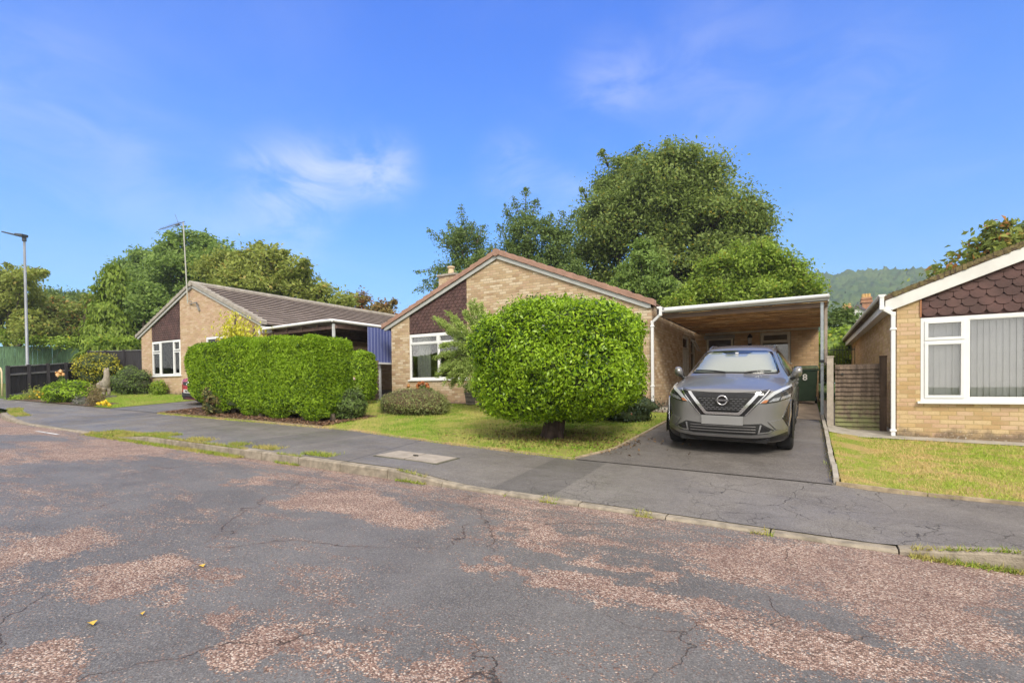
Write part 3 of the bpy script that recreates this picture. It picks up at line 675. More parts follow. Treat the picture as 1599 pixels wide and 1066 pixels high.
vb = MB()
for i in range(16): vb.box(-1.24, -.5, wing_Y+.13, wing_Y+.15, 2.2+i*.04, 2.2+i*.04+.022)
vb.build('slatted_blind', P('brown_slats', (.28, .24, .20), .7), main)
# front door with frosted panel
dm = P('brown_door', (.05, .028, .022), .4, .2, 3)
f = MB(); f.box(-2.98, -2.92, wing_Y-.02, wing_Y+.08, .9, 3.1).box(-2.2, -2.14, wing_Y-.02, wing_Y+.08, .9, 3.1).box(-2.92, -2.2, wing_Y-.02, wing_Y+.08, 2.98, 3.1)
df = f.build('door_frame', cream, main)
dd = MB().box(-2.92, -2.2, wing_Y+.03, wing_Y+.07, .95, 2.98).build('door', dm, main)
MB().box(-2.75, -2.26, wing_Y+.015, wing_Y+.03, 2.2, 2.85).build('door_pane', P('dark_door_glass', (.04, .03, .03), .12), dd)
MB().box(-2.60, -2.28, wing_Y+.008, wing_Y+.016, 2.55, 2.60).build('letter_plate', P('worn_brass', (.55, .38, .16), .4, .1), dd)
MB().box(-3.05, -2.08, wing_Y-.12, wing_Y-.02, 3.02, 3.14).build('roller_box', P('grey_canvas', (.30, .29, .27), .8), main)
# lantern on the wing wall
ln = MB(); ln.box(-1.64, -1.58, wing_Y-.03, wing_Y, 2.78, 3.1); ln.beam((-1.61, wing_Y-.02, 3.08), (-1.61, wing_Y-.12, 3.1), .02, .02); ln.lathe([(.02, .13), (.075, .04), (.08, .02), (.08, .0)], (-1.61, wing_Y-.12, 3.0), 8); ln.lathe([(.065, 0), (.04, -.2), (.05, -.22), (.01, -.26)], (-1.61, wing_Y-.12, 2.8), 8)
lo = ln.build('lantern', black, main); MB().lathe([(.05, 0), (.065, .18)], (-1.61, wing_Y-.12, 2.81), 8).build('lantern_glass', P('lantern_glass', (.5, .5, .48), .15), lo)
# flank door and little top-hung window
def xfx(p):  return Vector((WR-(p.y), p.x, p.z))          # local (along, depth, z) -> plane x=WR facing +x
xf_f = lambda p: Vector((WR-p.y, p.x, p.z))
window(main, 16.58, 17.52, .85, 3.03, .02, [(16.63, 17.04, .9, 2.62, True), (17.06, 17.47, .9, 2.62, True), (16.63, 17.47, 2.65, 2.98, False)], mat=cream, xf=xf_f, sill=False)
window(main, 17.88, 18.57, 1.92, 3.02, .02, [(17.93, 18.52, 1.97, 2.55, False)], mat=cream, xf=xf_f)
ca = MB(); a = R(28)
def tilt(p): # hinge at top z=3.0
    h = 3.0-p.z; return Vector((WR+.02+math.sin(a)*h-p.y, p.x, 3.0-math.cos(a)*h))
cz = MB(tilt); cz.box(17.93, 18.52, 0, .03, 2.93, 3.0).box(17.93, 18.52, 0, .03, 2.56, 2.62).box(17.93, 17.99, 0, .03, 2.62, 2.93).box(18.46, 18.52, 0, .03, 2.62, 2.93)
cz.build('open_fanlight', cream, main)

# ------------------------------------------------------------------ carport of the main bungalow
cp = thing('carport', (-1.3, HY, .8), 'flat roofed open carport with weathered plywood ceiling and white gutter behind the grey car', 'carport')
def plymat():
    m, t, b = newmat('stained_ceiling_boards'); g = NT(t); p = g.pos(); x, y, z = g.xyz(p)
    row = g.m('FLOOR', g.m('DIVIDE', y, .145)); sx_ = g.m('ADD', g.m('DIVIDE', x, .95), g.m('MULTIPLY', g.white(g.vec(row, 0., 3.)), 3.))
    r = g.white(g.vec(row, g.m('FLOOR', sx_), 0.)); c = g.ramp(r, [(0, (.42, .21, .07)), (.22, (.62, .35, .12)), (.42, (.78, .50, .20)), (.62, (.34, .16, .05)), (.74, (.86, .64, .34)), (.88, (.55, .29, .10))], const=True)
    st = g.noise(g.scale(p, (1.4, 4.5, 1)), 1.5, 6, .75, .5)
    c = g.mix(g.rng(st, .50, .60, 0, .92), c, (.09, .045, .02)); c = g.mix(g.rng(st, .42, .36, 0, .8), c, (.95, .82, .60))
    gr = g.noise(g.scale(p, (.8, 9, 1)), 3.5, 6, .65, .6); c = g.mix(g.rng(gr, .45, .65, 0, .5), c, (.3, .14, .05))
    fy = g.m('FRACT', g.m('DIVIDE', y, .145)); c = g.mix(g.rng(fy, .93, .96, 0, .8), c, (.03, .015, .01))
    g.put(b.inputs['Base Color'], c); b.inputs['Roughness'].default_value = .6; g.put(b.inputs['Normal'], g.bump(gr, .5, .01)); return m
MB().box(-3.2, .40, HY+.02, wing_Y-.02, 3.235, 3.25).build('ceiling', plymat(), cp)
MB().box(-3.2, .40, HY+.0, wing_Y, 3.255, 3.37).build('roof_deck', P('roof_deck_felt', (.14, .14, .14), .9), cp)
jb = MB()
for y in (13.0,): jb.box(-3.1, .36, y-.1, y-.06, 3.13, 3.235)
jb.build('beam', P('dark_stained_beam', (.10, .06, .035), .7), cp)
MB().box(-3.02, .34, wing_Y-.07, wing_Y-.03, 3.18, 3.235).build('trim', cream, cp)
gutter('gutter', [(-3.1, HY-.07, 3.33), (.44, HY-.07, 3.36)], cp)
MB().box(-3.05, .42, HY-.015, HY+.0, 3.27, 3.40).build('fascia', upvc, cp)
MB().box(.405, .43, HY-.02, wing_Y, 3.24, 3.41).build('side_fascia', P('grey_white_trim', (.6, .6, .58), .6), cp)
galv = P('galvanised_steel', (.36, .40, .43), .45, .12, 12, metal=.4)
for (x, y) in ((.30, HY+.05), (.36, 15.6)):
    MB().box(x-.03, x+.03, y-.03, y+.03, G(x, y)-.05, 3.24).build('post', galv, cp, bevel=.006)
MB().box(.36, .42, 13.55, 13.62, 1.95, 3.24).build('post', P('weathered_timber', (.36, .30, .25), .8, .2), cp)
MB().box(.255, .345, HY+.0, HY+.1, 1.93, 1.99).build('clamp', black, cp)
# moss on the roof edge
rr = random.Random(9); ms = MB()
for i in range(160):
    x = rr.uniform(-2.9, .4); s = rr.uniform(.008, .022); y = HY+rr.uniform(.01, .25)
    ms.box(x-s, x+s, y-s, y+s, 3.37, 3.37+s*1.4)
ms.build('moss', P('moss', (.12, .14, .04), .95), cp)['kind'] = 'stuff'

# ------------------------------------------------------------------ left bungalow
LY = 11.35
left = thing('bungalow', (-21.57, LY, 1.2), 'bungalow with long mauve brown tiled roof and tall aerial, left of the clipped conifer hedge', 'bungalow')
lu0 = -21.57
lun = roofing(left, lu0, LY, 23.6, 4.55, 3.72, 5.60, roof_left_m, verge_left_m, barge_g, vh=.13, bh=.11, vstep=.30)
lw = MB(); Yb = LY+.22; zb = 1.0
a0, a1, az0, az1 = -24.94, -22.58, 2.07, 3.56
q0, q1, qz0, qz1 = -20.68, -19.2, 2.5, 3.54
lw.prism([(-25.85, zb), (a0, zb), (a0, lun(a0)+.05), (-25.85, lun(-25.85)+.05)], LY, Yb)
lw.box(a0, a1, LY, Yb, zb, az0-.02)
lw.prism([(a1, zb), (q0, zb), (q0, lun(q0)+.05), (lu0, 5.62), (a1, lun(a1)+.05)], LY, Yb)
lw.box(q0, q1, LY, Yb, zb, qz0); lw.prism([(q0, qz1), (q1, qz1), (q1, lun(q1)+.05), (q0, lun(q0)+.05)], LY, Yb)
lw.prism([(q1, zb), (-17.2, zb), (-17.2, lun(-17.2)+.05), (q1, lun(q1)+.05)], LY, Yb)
lw.box(-17.42, -17.2, Yb, 23, zb, 3.75); lw.box(-25.85, -25.63, Yb, 23, zb, 3.75); lw.box(-25.63, -17.42, 22.8, 23, zb, 3.75)
lw.build('wall', brick_left, left)
MB().box(-25.6, -17.45, LY+.25, 22.8, 3.6, 3.65).build('ceiling', room_m, left)
MB().box(-25.6, -17.45, 14.8, 14.9, 1.1, 3.6).build('inner_wall', P('green_room_wall', (.16, .2, .13), .9), left)
c_ = MB(); scales(c_, a0+.01, a1-.01, az1+.03, lambda x: lun(x)+.03, LY+.03, .165, .105); c_.build('tile_cladding', clad_m, left)
MB().prism([(a0, az1), (a1, az1), (a1, lun(a1)+.03), (a0, lun(a0)+.03)], LY+.05, LY+.15).build('cladding_board', clad_m, left)
m1_, m2_ = -24.22, -23.15
window(left, a0, a1, az0, az1, LY+.02, [(a0+.05, m1_-.02, 3.12, az1-.05, True), (a0+.05, m1_-.02, az0+.05, 3.08, True), (m1_+.02, m2_-.02, az0+.05, az1-.05, False), (m2_+.02, a1-.05, 3.12, az1-.05, True), (m2_+.02, a1-.05, az0+.05, 3.08, True)])
for q_ in (m1_, m2_): MB().box(q_-.03, q_+.03, LY-.002, LY+.08, az0+.06, az1-.06).build('mullion', upvc, left)
curtain('curtain', -24.15, -23.75, az0+.05, az1-.06, LY+.3, P('pale_blue_curtain', (.45, .58, .62), .9), left, 4)
for x, h, r_ in ((-23.62, .17, .05), (-23.45, .24, .04), (-23.3, .12, .05), (-23.02, .2, .04), (-24.05, .14, .06)):
    MB().lathe([(r_*.8, 0), (r_, h*.3), (r_*.5, h*.8), (r_*.6, h)], (x, LY+.16, az0+.05), 10).build('ornament', P('cream_pottery', (.6, .52, .38), .4), left, smooth=True)
window(left, q0, q1, qz0, qz1, LY+.02, [(q0+.05, q1-.05, qz0+.05, qz1-.05, True)])
gutter('gutter', [(-16.95, LY-.1, 3.72), (-16.95, 23.5, 3.72)], left)
MB().box(-17.05, -17.03, LY, 23.5, 3.5, 3.72).build('fascia', upvc, left)
squaretube('downpipe', [(-17.1, LY-.08, 3.6), (-17.12, LY-.08, 1.2)], left)
br = MB(); br.beam((-21.75, LY-.03, 4.95), (-21.05, LY-.12, 4.95), .03, .03); br.beam((-21.2, LY-.05, 4.93), (-21.05, LY-.03, 4.62), .07, .05)
# gable light and its bracket
br.build('gable_bracket', P('grey_metal', (.22, .22, .22), .5), left)
# aerial
ae = thing('tv_aerial', (-21.85, LY-.18, 5.0), 'tall grey pole aerial fixed to the gable peak of the left bungalow', 'aerial')
lean = Vector((-.16, 0, 3.2))
p0 = Vector((-21.66, LY-.16, 4.95)); p1 = Vector((-21.88, LY-.16, 8.25))
MB().tube([p0, p1], .024, 8).build('pole', P('grey_pole', (.42, .42, .38), .5, .1), ae)
am = MB(); am.beam(p1+Vector((.12, 0, .02)), p1+Vector((-1.75, -.1, -.05)), .02, .02)
for i in range(14):
    c0 = p1+Vector((-.1-i*.12, -.01, 0)); am.beam(c0+Vector((0, -.16+.004*i, 0)), c0+Vector((0, .16-.004*i, 0)), .008, .008, up=(1, 0, 0))
am.beam(p1+Vector((-.35, 0, 0)), p1+Vector((-.62, 0, .45)), .01, .01); am.beam(p1+Vector((-.30, 0, -.03)), p1+Vector((-.55, 0, -.03)), .08, .05)
am.build('antenna', P('dark_aluminium', (.12, .13, .15), .5), ae)
MB().beam(p0+Vector((0, .16, .1)), p0+Vector((0, 0, .1)), .03, .03).build('bracket', galv, ae); MB().beam(p0+Vector((-.02, .16, .6)), p0+Vector((-.04, 0, .6)), .03, .03).build('bracket', galv, ae)

# carport of the left bungalow, with a corrugated side
lc = thing('carport', (-15, LY, 1.1), 'sagging white edged carport with blue corrugated side sheet, beside the left bungalow', 'carport')
brn = P('dark_brown_rafter', (.15, .095, .08), .8, .2)
e0, e1, e2 = (-16.9, LY, 3.66), (-13.35, LY, 3.62), (-12.95, 22, 3.62)
MB().add([(-16.9, LY, 3.60), (-13.3, LY, 3.64), (-12.9, 15.5, 3.60), (-12.9, 22, 3.6), (-16.9, 22, 3.6), (-16.9, LY, 3.64), (-13.3, LY, 3.68), (-12.9, 15.5, 3.64), (-12.9, 22, 3.64), (-16.9, 22, 3.64)],
         [(0, 1, 2, 3, 4), (9, 8, 7, 6, 5), (0, 5, 6, 1), (1, 6, 7, 2), (2, 7, 8, 3), (3, 8, 9, 4), (4, 9, 5, 0)]).build('roof_sheet', P('translucent_grey_sheet', (.34, .31, .30), .7), lc)
rf = MB()
for x in (-16.6, -15.8, -15.0, -14.2, -13.4): rf.beam((x, LY+.1, 3.52), (x, 22, 3.52), .05, .14)
rf.beam((-16.9, LY+.15, 3.44), (-13.3, LY+.15, 3.48), .05, .1)
rf.build('rafter', brn, lc)
MB().tube([(-16.95, LY-.03, 3.62), (-13.9, LY-.03, 3.68), (-13.35, LY, 3.68)], .05, 10).tube([(-13.35, LY, 3.68), (-13.0, 13.2, 3.62), (-12.9, 16, 3.6), (-12.9, 22, 3.6)], .05, 10).build('edge_trim', upvc, lc)
for (x, y) in ((-13.4, LY+.1), (-13.1, 13.2)): MB().box(x-.035, x+.035, y-.035, y+.035, 1.0, 3.58).build('post', P('pale_post', (.55, .57, .58), .5), lc)
cs = MB(); vs = []; n = 150
for i in range(n+1):
    y = 12.55+3.2*i/n; x = -13.0+.018*math.sin(i/n*42*2*math.pi*1.0); vs += [(x, y, 2.35), (x, y, 3.56)]
cs.add(vs, [(2*i, 2*i+2, 2*i+3, 2*i+1) for i in range(n)])
bl, t_, b_n = newmat('blue_corrugated_plastic'); g = NT(t_); x_, y_, z_ = g.xyz(g.pos())
st = g.m('FRACT', g.m('MULTIPLY', y_, 6.6)); g.put(b_n.inputs['Base Color'], g.mix(g.rng(st, .75, .95, 0, .7), (.10, .13, .36), (.36, .40, .66)))
b_n.inputs['Roughness'].default_value = .35; b_n.inputs['Alpha'].default_value = .9
cs.build('corrugated_sheet', bl, lc, smooth=True)
MB().box(-13.04, -12.96, 12.5, 15.8, 2.30, 2.36).build('rail', upvc, lc)
# its rear wing wall and window seen through the carport
lwg = MB()
for (x0, x1, z0, z1) in ((-17.2, -14.6, 1, 3.4), (-14.6, -13.7, 1, 2.3), (-14.6, -13.7, 3.3, 3.4), (-13.7, -13.2, 1, 3.4)): lwg.box(x0, x1, 17.1, 17.3, z0, z1)
lwg.build('rear_wing', brick_left, left)
window(left, -14.6, -13.7, 2.32, 3.28, 17.12, [(-14.55, -13.75, 2.37, 2.85, False)])
def tilt2(p): h = 3.24-p.z; return Vector((p.x, 17.1-math.sin(R(30))*h-p.y, 3.24-math.cos(R(30))*h))
MB(tilt2).box(-14.55, -13.75, 0, .03, 3.18, 3.24).box(-14.55, -13.75, 0, .03, 2.86, 2.92).box(-14.55, -14.49, 0, .03, 2.92, 3.18).box(-13.81, -13.75, 0, .03, 2.92, 3.18).build('open_fanlight', upvc, left)

# ------------------------------------------------------------------ right bungalow
RY = 11.45
right = thing('bungalow', (5.8, RY, .4), 'bungalow with white vertical blinds and scalloped maroon tiles at the right edge', 'bungalow')
ru0 = 5.85; rtip = 4.60; rsl = .385; rTip = 2.80-.04
rPk = rTip+rsl*rtip
run = roofing(right, ru0, RY, 22.6, rtip, rTip, rPk, roof_right_m, roof_right_m, barge_w, vh=.07, bh=.215, vstep=.28, moss=True, vy=.07)
b0, b1, bz0, bz1 = 1.76, 5.1, 1.15, 2.62
rw = MB(); Yb = RY+.22
rw.prism([(1.42, .2), (b0, .2), (b0, run(b0)+.05), (1.42, run(1.42)+.05)], RY, Yb)
rw.box(b0, b1, RY, Yb, .2, bz0-.02)
rw.prism([(b1, .2), (10.28, .2), (10.28, run(10.28)+.05), (ru0, rPk+.05), (b1, run(b1)+.05)], RY, Yb)
rw.box(1.42, 1.64, Yb, 22.3, .2, 3.05); rw.box(10.06, 10.28, Yb, 22.3, .2, 3.05); rw.box(1.64, 10.06, 22.1, 22.3, .2, 3.05)
rw.build('wall', brick_right, right)
MB().box(1.6, 10.1, RY+.25, 22, 2.85, 2.9).build('ceiling', room_m, right)
MB().box(1.6, 10.1, 15, 15.1, .4, 2.85).build('inner_wall', room_m, right)
c_ = MB(); scales(c_, b0+.02, b1-.01, bz1+.03, lambda x: run(x)+.03, RY+.03, .215, .135); c_.build('tile_cladding', clad_m, right)
MB().prism([(b0, bz1), (b1, bz1), (b1, run(b1)+.03), (b0, run(b0)+.03)], RY+.05, RY+.15).build('cladding_board', clad_m, right)
MB().box(b0-.012, b0+.012, RY-.02, RY+.05, bz1+.02, run(b0)).build('cladding_edge', P('orange_mortar', (.35, .16, .08), .9), right)
mm = 2.36
window(right, b0, b1, bz0, bz1, RY+.0, [(b0+.055, mm-.005, 2.22, bz1-.055, True), (b0+.055, mm-.005, bz0+.055, 2.19, True), (mm+.045, 3.95, bz0+.055, bz1-.055, False), (3.99, b1-.055, bz0+.055, bz1-.055, False)], fw=.065, gl=glass2)
MB().box(mm-.005, mm+.045, RY-.014, RY+.07, bz0+.06, bz1-.06).build('mullion', upvc, right); MB().box(b0+.06, mm-.005, RY-.014, RY+.07, 2.19, 2.22).build('transom', upvc, right); MB().box(3.95, 3.99, RY-.012, RY+.07, bz0+.06, bz1-.06).build('mullion', upvc, right)
vbl = MB(); x = b0+.09; rr = random.Random(2)
while x < b1-.1:
    a = R(21+rr.uniform(-5, 5)); dx, dy = .047*math.cos(a), .047*math.sin(a)
    vbl.add([(x-dx, RY+.16-dy, bz0+.07), (x+dx, RY+.16+dy, bz0+.07), (x+dx, RY+.16+dy, bz1-.07), (x-dx, RY+.16-dy, bz1-.07), (x-dx, RY+.162-dy, bz0+.07), (x+dx, RY+.162+dy, bz0+.07), (x+dx, RY+.162+dy, bz1-.07), (x-dx, RY+.162-dy, bz1-.07)], [(0, 1, 2, 3), (7, 6, 5, 4), (0, 4, 5, 1), (1, 5, 6, 2), (2, 6, 7, 3), (3, 7, 4, 0)])
    x += .083
vbl.build('vertical_blind', blind_m, right)
gutter('gutter', [(1.19, RY-.13, 3.08), (1.19, 22.4, 3.08)], right)
MB().box(1.245, 1.265, RY-.05, 22.5, 2.83, 3.08).box(1.265, 1.42, RY-.0, 22.4, 2.85, 2.865).build('fascia', barge_w, right)
squaretube('downpipe', [(1.19, RY-.09, 3.04), (1.19, RY-.09, 2.84), (1.36, RY-.06, 2.72), (1.36, RY-.06, .52)], right, clips=[(1.36, RY-.06, 2.45), (1.36, RY-.06, .62)])
# mossy ragged edge along the verge
mg = MB(); rr = random.Random(4)
for i in range(420):
    x = rr.uniform(1.3, 5.8); z = rPk+.215-rsl*abs(x-ru0); s = rr.uniform(.01, .03)
    mg.box(x-s, x+s, RY-.07+rr.uniform(-.015, .02), RY+.02, z+rr.uniform(.0, .07), z+.07+s)
mg.build('moss', P('brown_moss', (.15, .12, .055), .95, .4, 20), [c for c in right.children if c.name.startswith('roof')][0])['kind'] = 'stuff'
# ------------------------------------------------------------------ plants: leaf meshes
RNG = np.random.default_rng(7)
def unit(v): return v/np.maximum(1e-6, np.linalg.norm(v, axis=-1, keepdims=True))
def leaves(name, c, nrm, L, W, mat, parent=None, fold=.25, droop=0., axis=None, local=False):
    """c (N,3) centres, nrm (N,3) leaf normals; each leaf its own folded four-point blade"""
    N_ = len(c); L = np.broadcast_to(np.asarray(L, float).reshape(-1, 1), (N_, 1)); W = np.broadcast_to(np.asarray(W, float).reshape(-1, 1), (N_, 1))
    nrm = unit(nrm)
    if axis is None:
        r = RNG.normal(size=(N_, 3)); r[:, 2] -= droop
    else: r = axis
    a = unit(r-nrm*np.sum(r*nrm, 1, keepdims=True)); s = np.cross(nrm, a)
    v = np.empty((N_, 4, 3)); v[:, 0] = c-a*L/2; v[:, 1] = c+s*W/2+nrm*W*fold-a*L*.08; v[:, 2] = c+a*L/2-nrm*L*.08; v[:, 3] = c-s*W/2+nrm*W*fold-a*L*.08
    me = bpy.data.meshes.new(name); me.vertices.add(N_*4); me.vertices.foreach_set('co', v.astype('f').ravel())
    me.loops.add(N_*4); me.loops.foreach_set('vertex_index', np.arange(N_*4, dtype='i'))
    me.polygons.add(N_); me.polygons.foreach_set('loop_start', np.arange(0, N_*4, 4, dtype='i')); me.polygons.foreach_set('loop_total', np.full(N_, 4, 'i'))
    me.update(calc_edges=True); me.materials.append(mat)
    return make_obj(name, me, parent, local)
def randdir(n, up=0.):
    d = RNG.normal(size=(n, 3)); d[:, 2] += up; return unit(d)
def depth(p): return (CR.transposed() @ (Vector(p)-EYE)).y
def tree(name, label, cat, blobs, Y, mat, bark, leafL=.22, sub=1.0, dens=1.0, base=None, spikes=(), seed=0, group=None, rc=.55, droop=.3, dfac=.8, flat=.65, tr=.22, yspread=.25, asp=.5):
    """blobs (px,py,rx,ry) on the plane y=Y; crown = many clumps of leaves around limbs"""
    global RNG; RNG = np.random.default_rng(100+seed); rnd = random.Random(seed)
    B = []
    for (px, py, rx, ry) in blobs:
        c = at(px, py, Y+rnd.uniform(-yspread, yspread)*Y*.12); k = depth(c)/F; B.append((np.array(c), rx*k, max(rx, ry)*k*dfac, ry*k))
    xs_ = [b[0][0] for b in B]; cx = sum(xs_)/len(xs_) if base is None else at(base, 560, Y).x
    gx, gy = cx, Y; gz = G(cx, Y)-.1
    root = thing(name, (gx, gy, gz), label, cat, group)
    C, Nn, S = [], [], []; tips = []
    for (c, rx, ry, rz) in B:
        area = (rx*ry+rx*rz+ry*rz)/3*4*math.pi
        ns = max(5, int(area/(rc*rc)*.42*sub)); d = randdir(ns, .25); rad = RNG.uniform(.55, 1.0, (ns, 1))
        cc = c+d*np.array([rx, ry, rz])*rad*(1-rc*.5/max(rx, rc)); tips += list(cc[RNG.random(ns) < .25])
        for q, dd in zip(cc, d):
            n = int(dens*RNG.uniform(.6, 1.4)*(rc*rc)/(leafL*leafL)*15); rr_ = rc*RNG.uniform(.6, 1.25)
            o = RNG.normal(size=(n, 3))*np.array([.5, .5, .5*flat])*rr_; C.append(q+o); Nn.append(dd*.55+np.array([0, 0, .45])+RNG.normal(size=(n, 3))*.55)
    tb = MB()
    tz = [b[0][2] for b in B]; topb = B[int(np.argmax(tz))][0]
    mid = Vector((gx, gy, gz)).lerp(Vector(topb), .45)
    tb.tube([(gx, gy, gz), (gx*.99+mid.x*.01, gy, gz+(mid.z-gz)*.5), mid, Vector(topb)], [tr*1.25, tr, tr*.75, tr*.15], 10)
    for (c, rx, ry, rz) in B:
        s0 = Vector((gx, gy, gz)).lerp(mid, rnd.uniform(.5, 1)); c = Vector(c); m1 = s0.lerp(c, .5)+Vector((0, 0, -.1*(c-s0).length)); tb.tube([s0, m1, c], [tr*.45, tr*.28, tr*.12], 7)
    for t in tips[:140]:
        t = Vector(t); b = min(B, key=lambda q: (Vector(q[0])-t).length); s0 = Vector(b[0]); tb.tube([s0, s0.lerp(t, .5)+Vector((0, 0, .05)), t], [tr*.12, tr*.08, tr*.03], 5)
    for (px, py, qx, qy) in spikes:                # leafy shoots that stand out of the crown
        a = Vector(at(px, py, Y)); b = Vector(at(qx, qy, Y+rnd.uniform(-1, 1))); Ls = (b-a).length
        tb.tube([a, a.lerp(b, .6)+Vector((0, 0, .06*Ls)), b], [tr*.18, tr*.1, tr*.03], 5)
        n = int(Ls/.08); t = RNG.random(n)
        for ti in t:
            q = np.array(a.lerp(b, ti)); m_ = int(9*dens)+3; wdt = .08+.34*(1-ti)
            C.append(q+RNG.normal(size=(m_, 3))*wdt*np.array([1, 1, .7])); Nn.append(RNG.normal(size=(m_, 3))*.6+np.array([0, 0, .6]))
    tb.build('trunk', bark, root, smooth=True)
    C = np.concatenate(C)-np.array(root.location); Nn = np.concatenate(Nn); n = len(C)
    sz = leafL*RNG.uniform(.7, 1.3, n)
    leaves('crown', C, Nn, sz, sz*asp, mat, root, droop=droop, local=True)
    return root
def shell(name, label, cat, c, r, mat, n, L, W, corem=None, p=2., lumps=.08, stem=None, bark=None, seed=0, group=None, up=.2, parent_name='foliage', jit=.05, cutz=None, outward=.7, droop=.4, fold=.25, core=True, holes=0):
    """clipped shrub: leaves over a superellipsoid, with a dark dense twiggy core"""
    global RNG; RNG = np.random.default_rng(300+seed)
    root = thing(name, (c[0], c[1], G(c[0], c[1])), label, cat, group)
    d = unit(RNG.normal(size=(n, 3))); r = np.array(r)
    k = (np.abs(d[:, 0])**p+np.abs(d[:, 1])**p+np.abs(d[:, 2])**p)**(-1/p)
    ph = RNG.uniform(0, 6.28, 6)
    def lump(q): return 1+lumps*(np.sin(q[:, 0]*5+ph[0])*np.sin(q[:, 1]*4.3+ph[1])+.7*np.sin(q[:, 2]*7+ph[2]+q[:, 0]*3)+.5*np.sin(q[:, 0]*11+ph[3])*np.sin(q[:, 2]*12+ph[4]))
    base = d*k[:, None]*lump(d)[:, None]
    rad = np.clip(1-np.abs(RNG.normal(size=n))*jit*1.6+RNG.normal(size=n)*jit*.4, .1, 1.3)
    pts = base*rad[:, None]*r+np.array(c)
    nr = unit(d*k[:, None]/r)*outward+np.array([0, 0, up])+RNG.normal(size=(n, 3))*.45
    keep = np.ones(n, bool)
    if holes:
        hd = unit(RNG.normal(size=(holes, 3))); hr = RNG.uniform(.03, .085, holes)
        for q_, r_ in zip(hd, hr): keep &= ~((np.linalg.norm((d-q_)*np.array([1, 1, 1.3]), axis=1) < r_) & (rad > .93) & (RNG.random(n) < .8))
    if cutz is not None: keep = pts[:, 2] > cutz+RNG.normal(size=n)*.04
    pts, nr = pts[keep], nr[keep]; m = len(pts); s = RNG.uniform(.7, 1.3, m)
    leaves(parent_name, pts-np.array(root.location), nr, L*s, W*s, mat, root, droop=droop, local=True, fold=fold)
    core = core and jit < .24
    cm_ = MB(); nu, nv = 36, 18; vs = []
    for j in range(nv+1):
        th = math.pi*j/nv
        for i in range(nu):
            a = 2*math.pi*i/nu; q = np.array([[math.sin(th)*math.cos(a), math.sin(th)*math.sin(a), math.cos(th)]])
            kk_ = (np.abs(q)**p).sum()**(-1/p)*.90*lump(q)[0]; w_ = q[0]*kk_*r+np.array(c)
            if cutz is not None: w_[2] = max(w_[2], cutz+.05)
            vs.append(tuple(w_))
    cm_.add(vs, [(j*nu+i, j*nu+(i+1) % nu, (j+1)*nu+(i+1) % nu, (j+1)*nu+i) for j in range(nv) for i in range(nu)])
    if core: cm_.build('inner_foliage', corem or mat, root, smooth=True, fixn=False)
    if stem:
        for (x0, y0, z0, x1, y1, z1, ra) in stem: MB().tube([(x0, y0, z0-.05), ((x0+x1)/2+.03, (y0+y1)/2, (z0+z1)/2), (x1, y1, z1)], [ra*1.3, ra, ra*.8], 9).build('stem', bark or barkmat('bark'), root, smooth=True)
    return root
bark = barkmat('bark'); bark2 = barkmat('pale_bark', (.20, .16, .12))
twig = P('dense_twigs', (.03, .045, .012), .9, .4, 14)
m_lime = leafmat('lime_leaves', (.15, .22, .05), (.31, .40, .10), (.62, .50, .07), .05, trans=.4)
m_dark = leafmat('dark_leaves', (.11, .18, .045), (.22, .31, .08), trans=.4)
m_mid = leafmat('mid_green_leaves', (.14, .24, .05), (.29, .41, .09), trans=.4)
m_bright = leafmat('bright_leaves', (.20, .33, .035), (.36, .48, .07), (.62, .54, .06), .06, trans=.4)
m_olive = leafmat('olive_leaves', (.22, .28, .05), (.37, .42, .09), (.46, .36, .09), .08, trans=.4)
m_autumn = leafmat('turning_leaves', (.17, .25, .05), (.34, .38, .08), (.54, .24, .08), .16, trans=.35)
m_rust = leafmat('rust_leaves', (.20, .17, .05), (.32, .24, .07), (.46, .17, .06), .3, trans=.3)
m_gold = leafmat('golden_leaves', (.48, .52, .04), (.68, .64, .06))
m_conif = leafmat('conifer_sprays', (.15, .25, .03), (.30, .40, .05), trans=.35)
m_bush = leafmat('glossy_bush_leaves', (.16, .31, .012), (.43, .62, .03), (.025, .075, .012), .26, rough=.32, nscale=1.6, trans=.35)
m_hedge = leafmat('hedge_sprays', (.15, .28, .012), (.39, .57, .03), (.05, .11, .015), .22, rough=.6, nscale=1.3, trans=.35)
m_hedge2 = m_hedge

# trees behind the houses
tree('lime_tree', 'huge round green tree towering behind the roof of the middle bungalow', 'tree',
     [(1045,285,72,60),(975,292,50,52),(1095,300,62,60),(942,350,52,60),(1010,355,90,75),(1110,360,80,72),(1160,350,45,55),(925,425,60,60),(1150,430,70,60),(1050,440,110,60),(1185,400,28,50),(1010,315,50,50),(1060,340,60,60)], 34, m_lime, bark, leafL=.23, base=1050, rc=.95, dens=1.0, sub=1.25, seed=1, tr=.5,
     spikes=[(950,260,940,236),(990,250,1000,226),(1040,240,1043,218),(1080,250,1095,230),(1180,330,1205,322),(920,320,908,294)])
tree('cherry_tree', 'loose dark tree with long upright shoots, above the chimney of the middle bungalow', 'tree',
     [(730,390,36,52),(765,425,50,48),(702,432,32,30),(745,450,70,30)], 27, m_dark, bark, leafL=.17, base=745, rc=.55, dens=.6, sub=1.0, seed=2, tr=.2,
     spikes=[(730,380,720,320),(735,370,742,345),(720,390,690,362),(715,400,668,358),(710,420,650,425),(705,440,645,455),(700,450,668,468),(745,380,757,352),(725,400,700,345),(700,430,660,440),(760,400,775,380)])
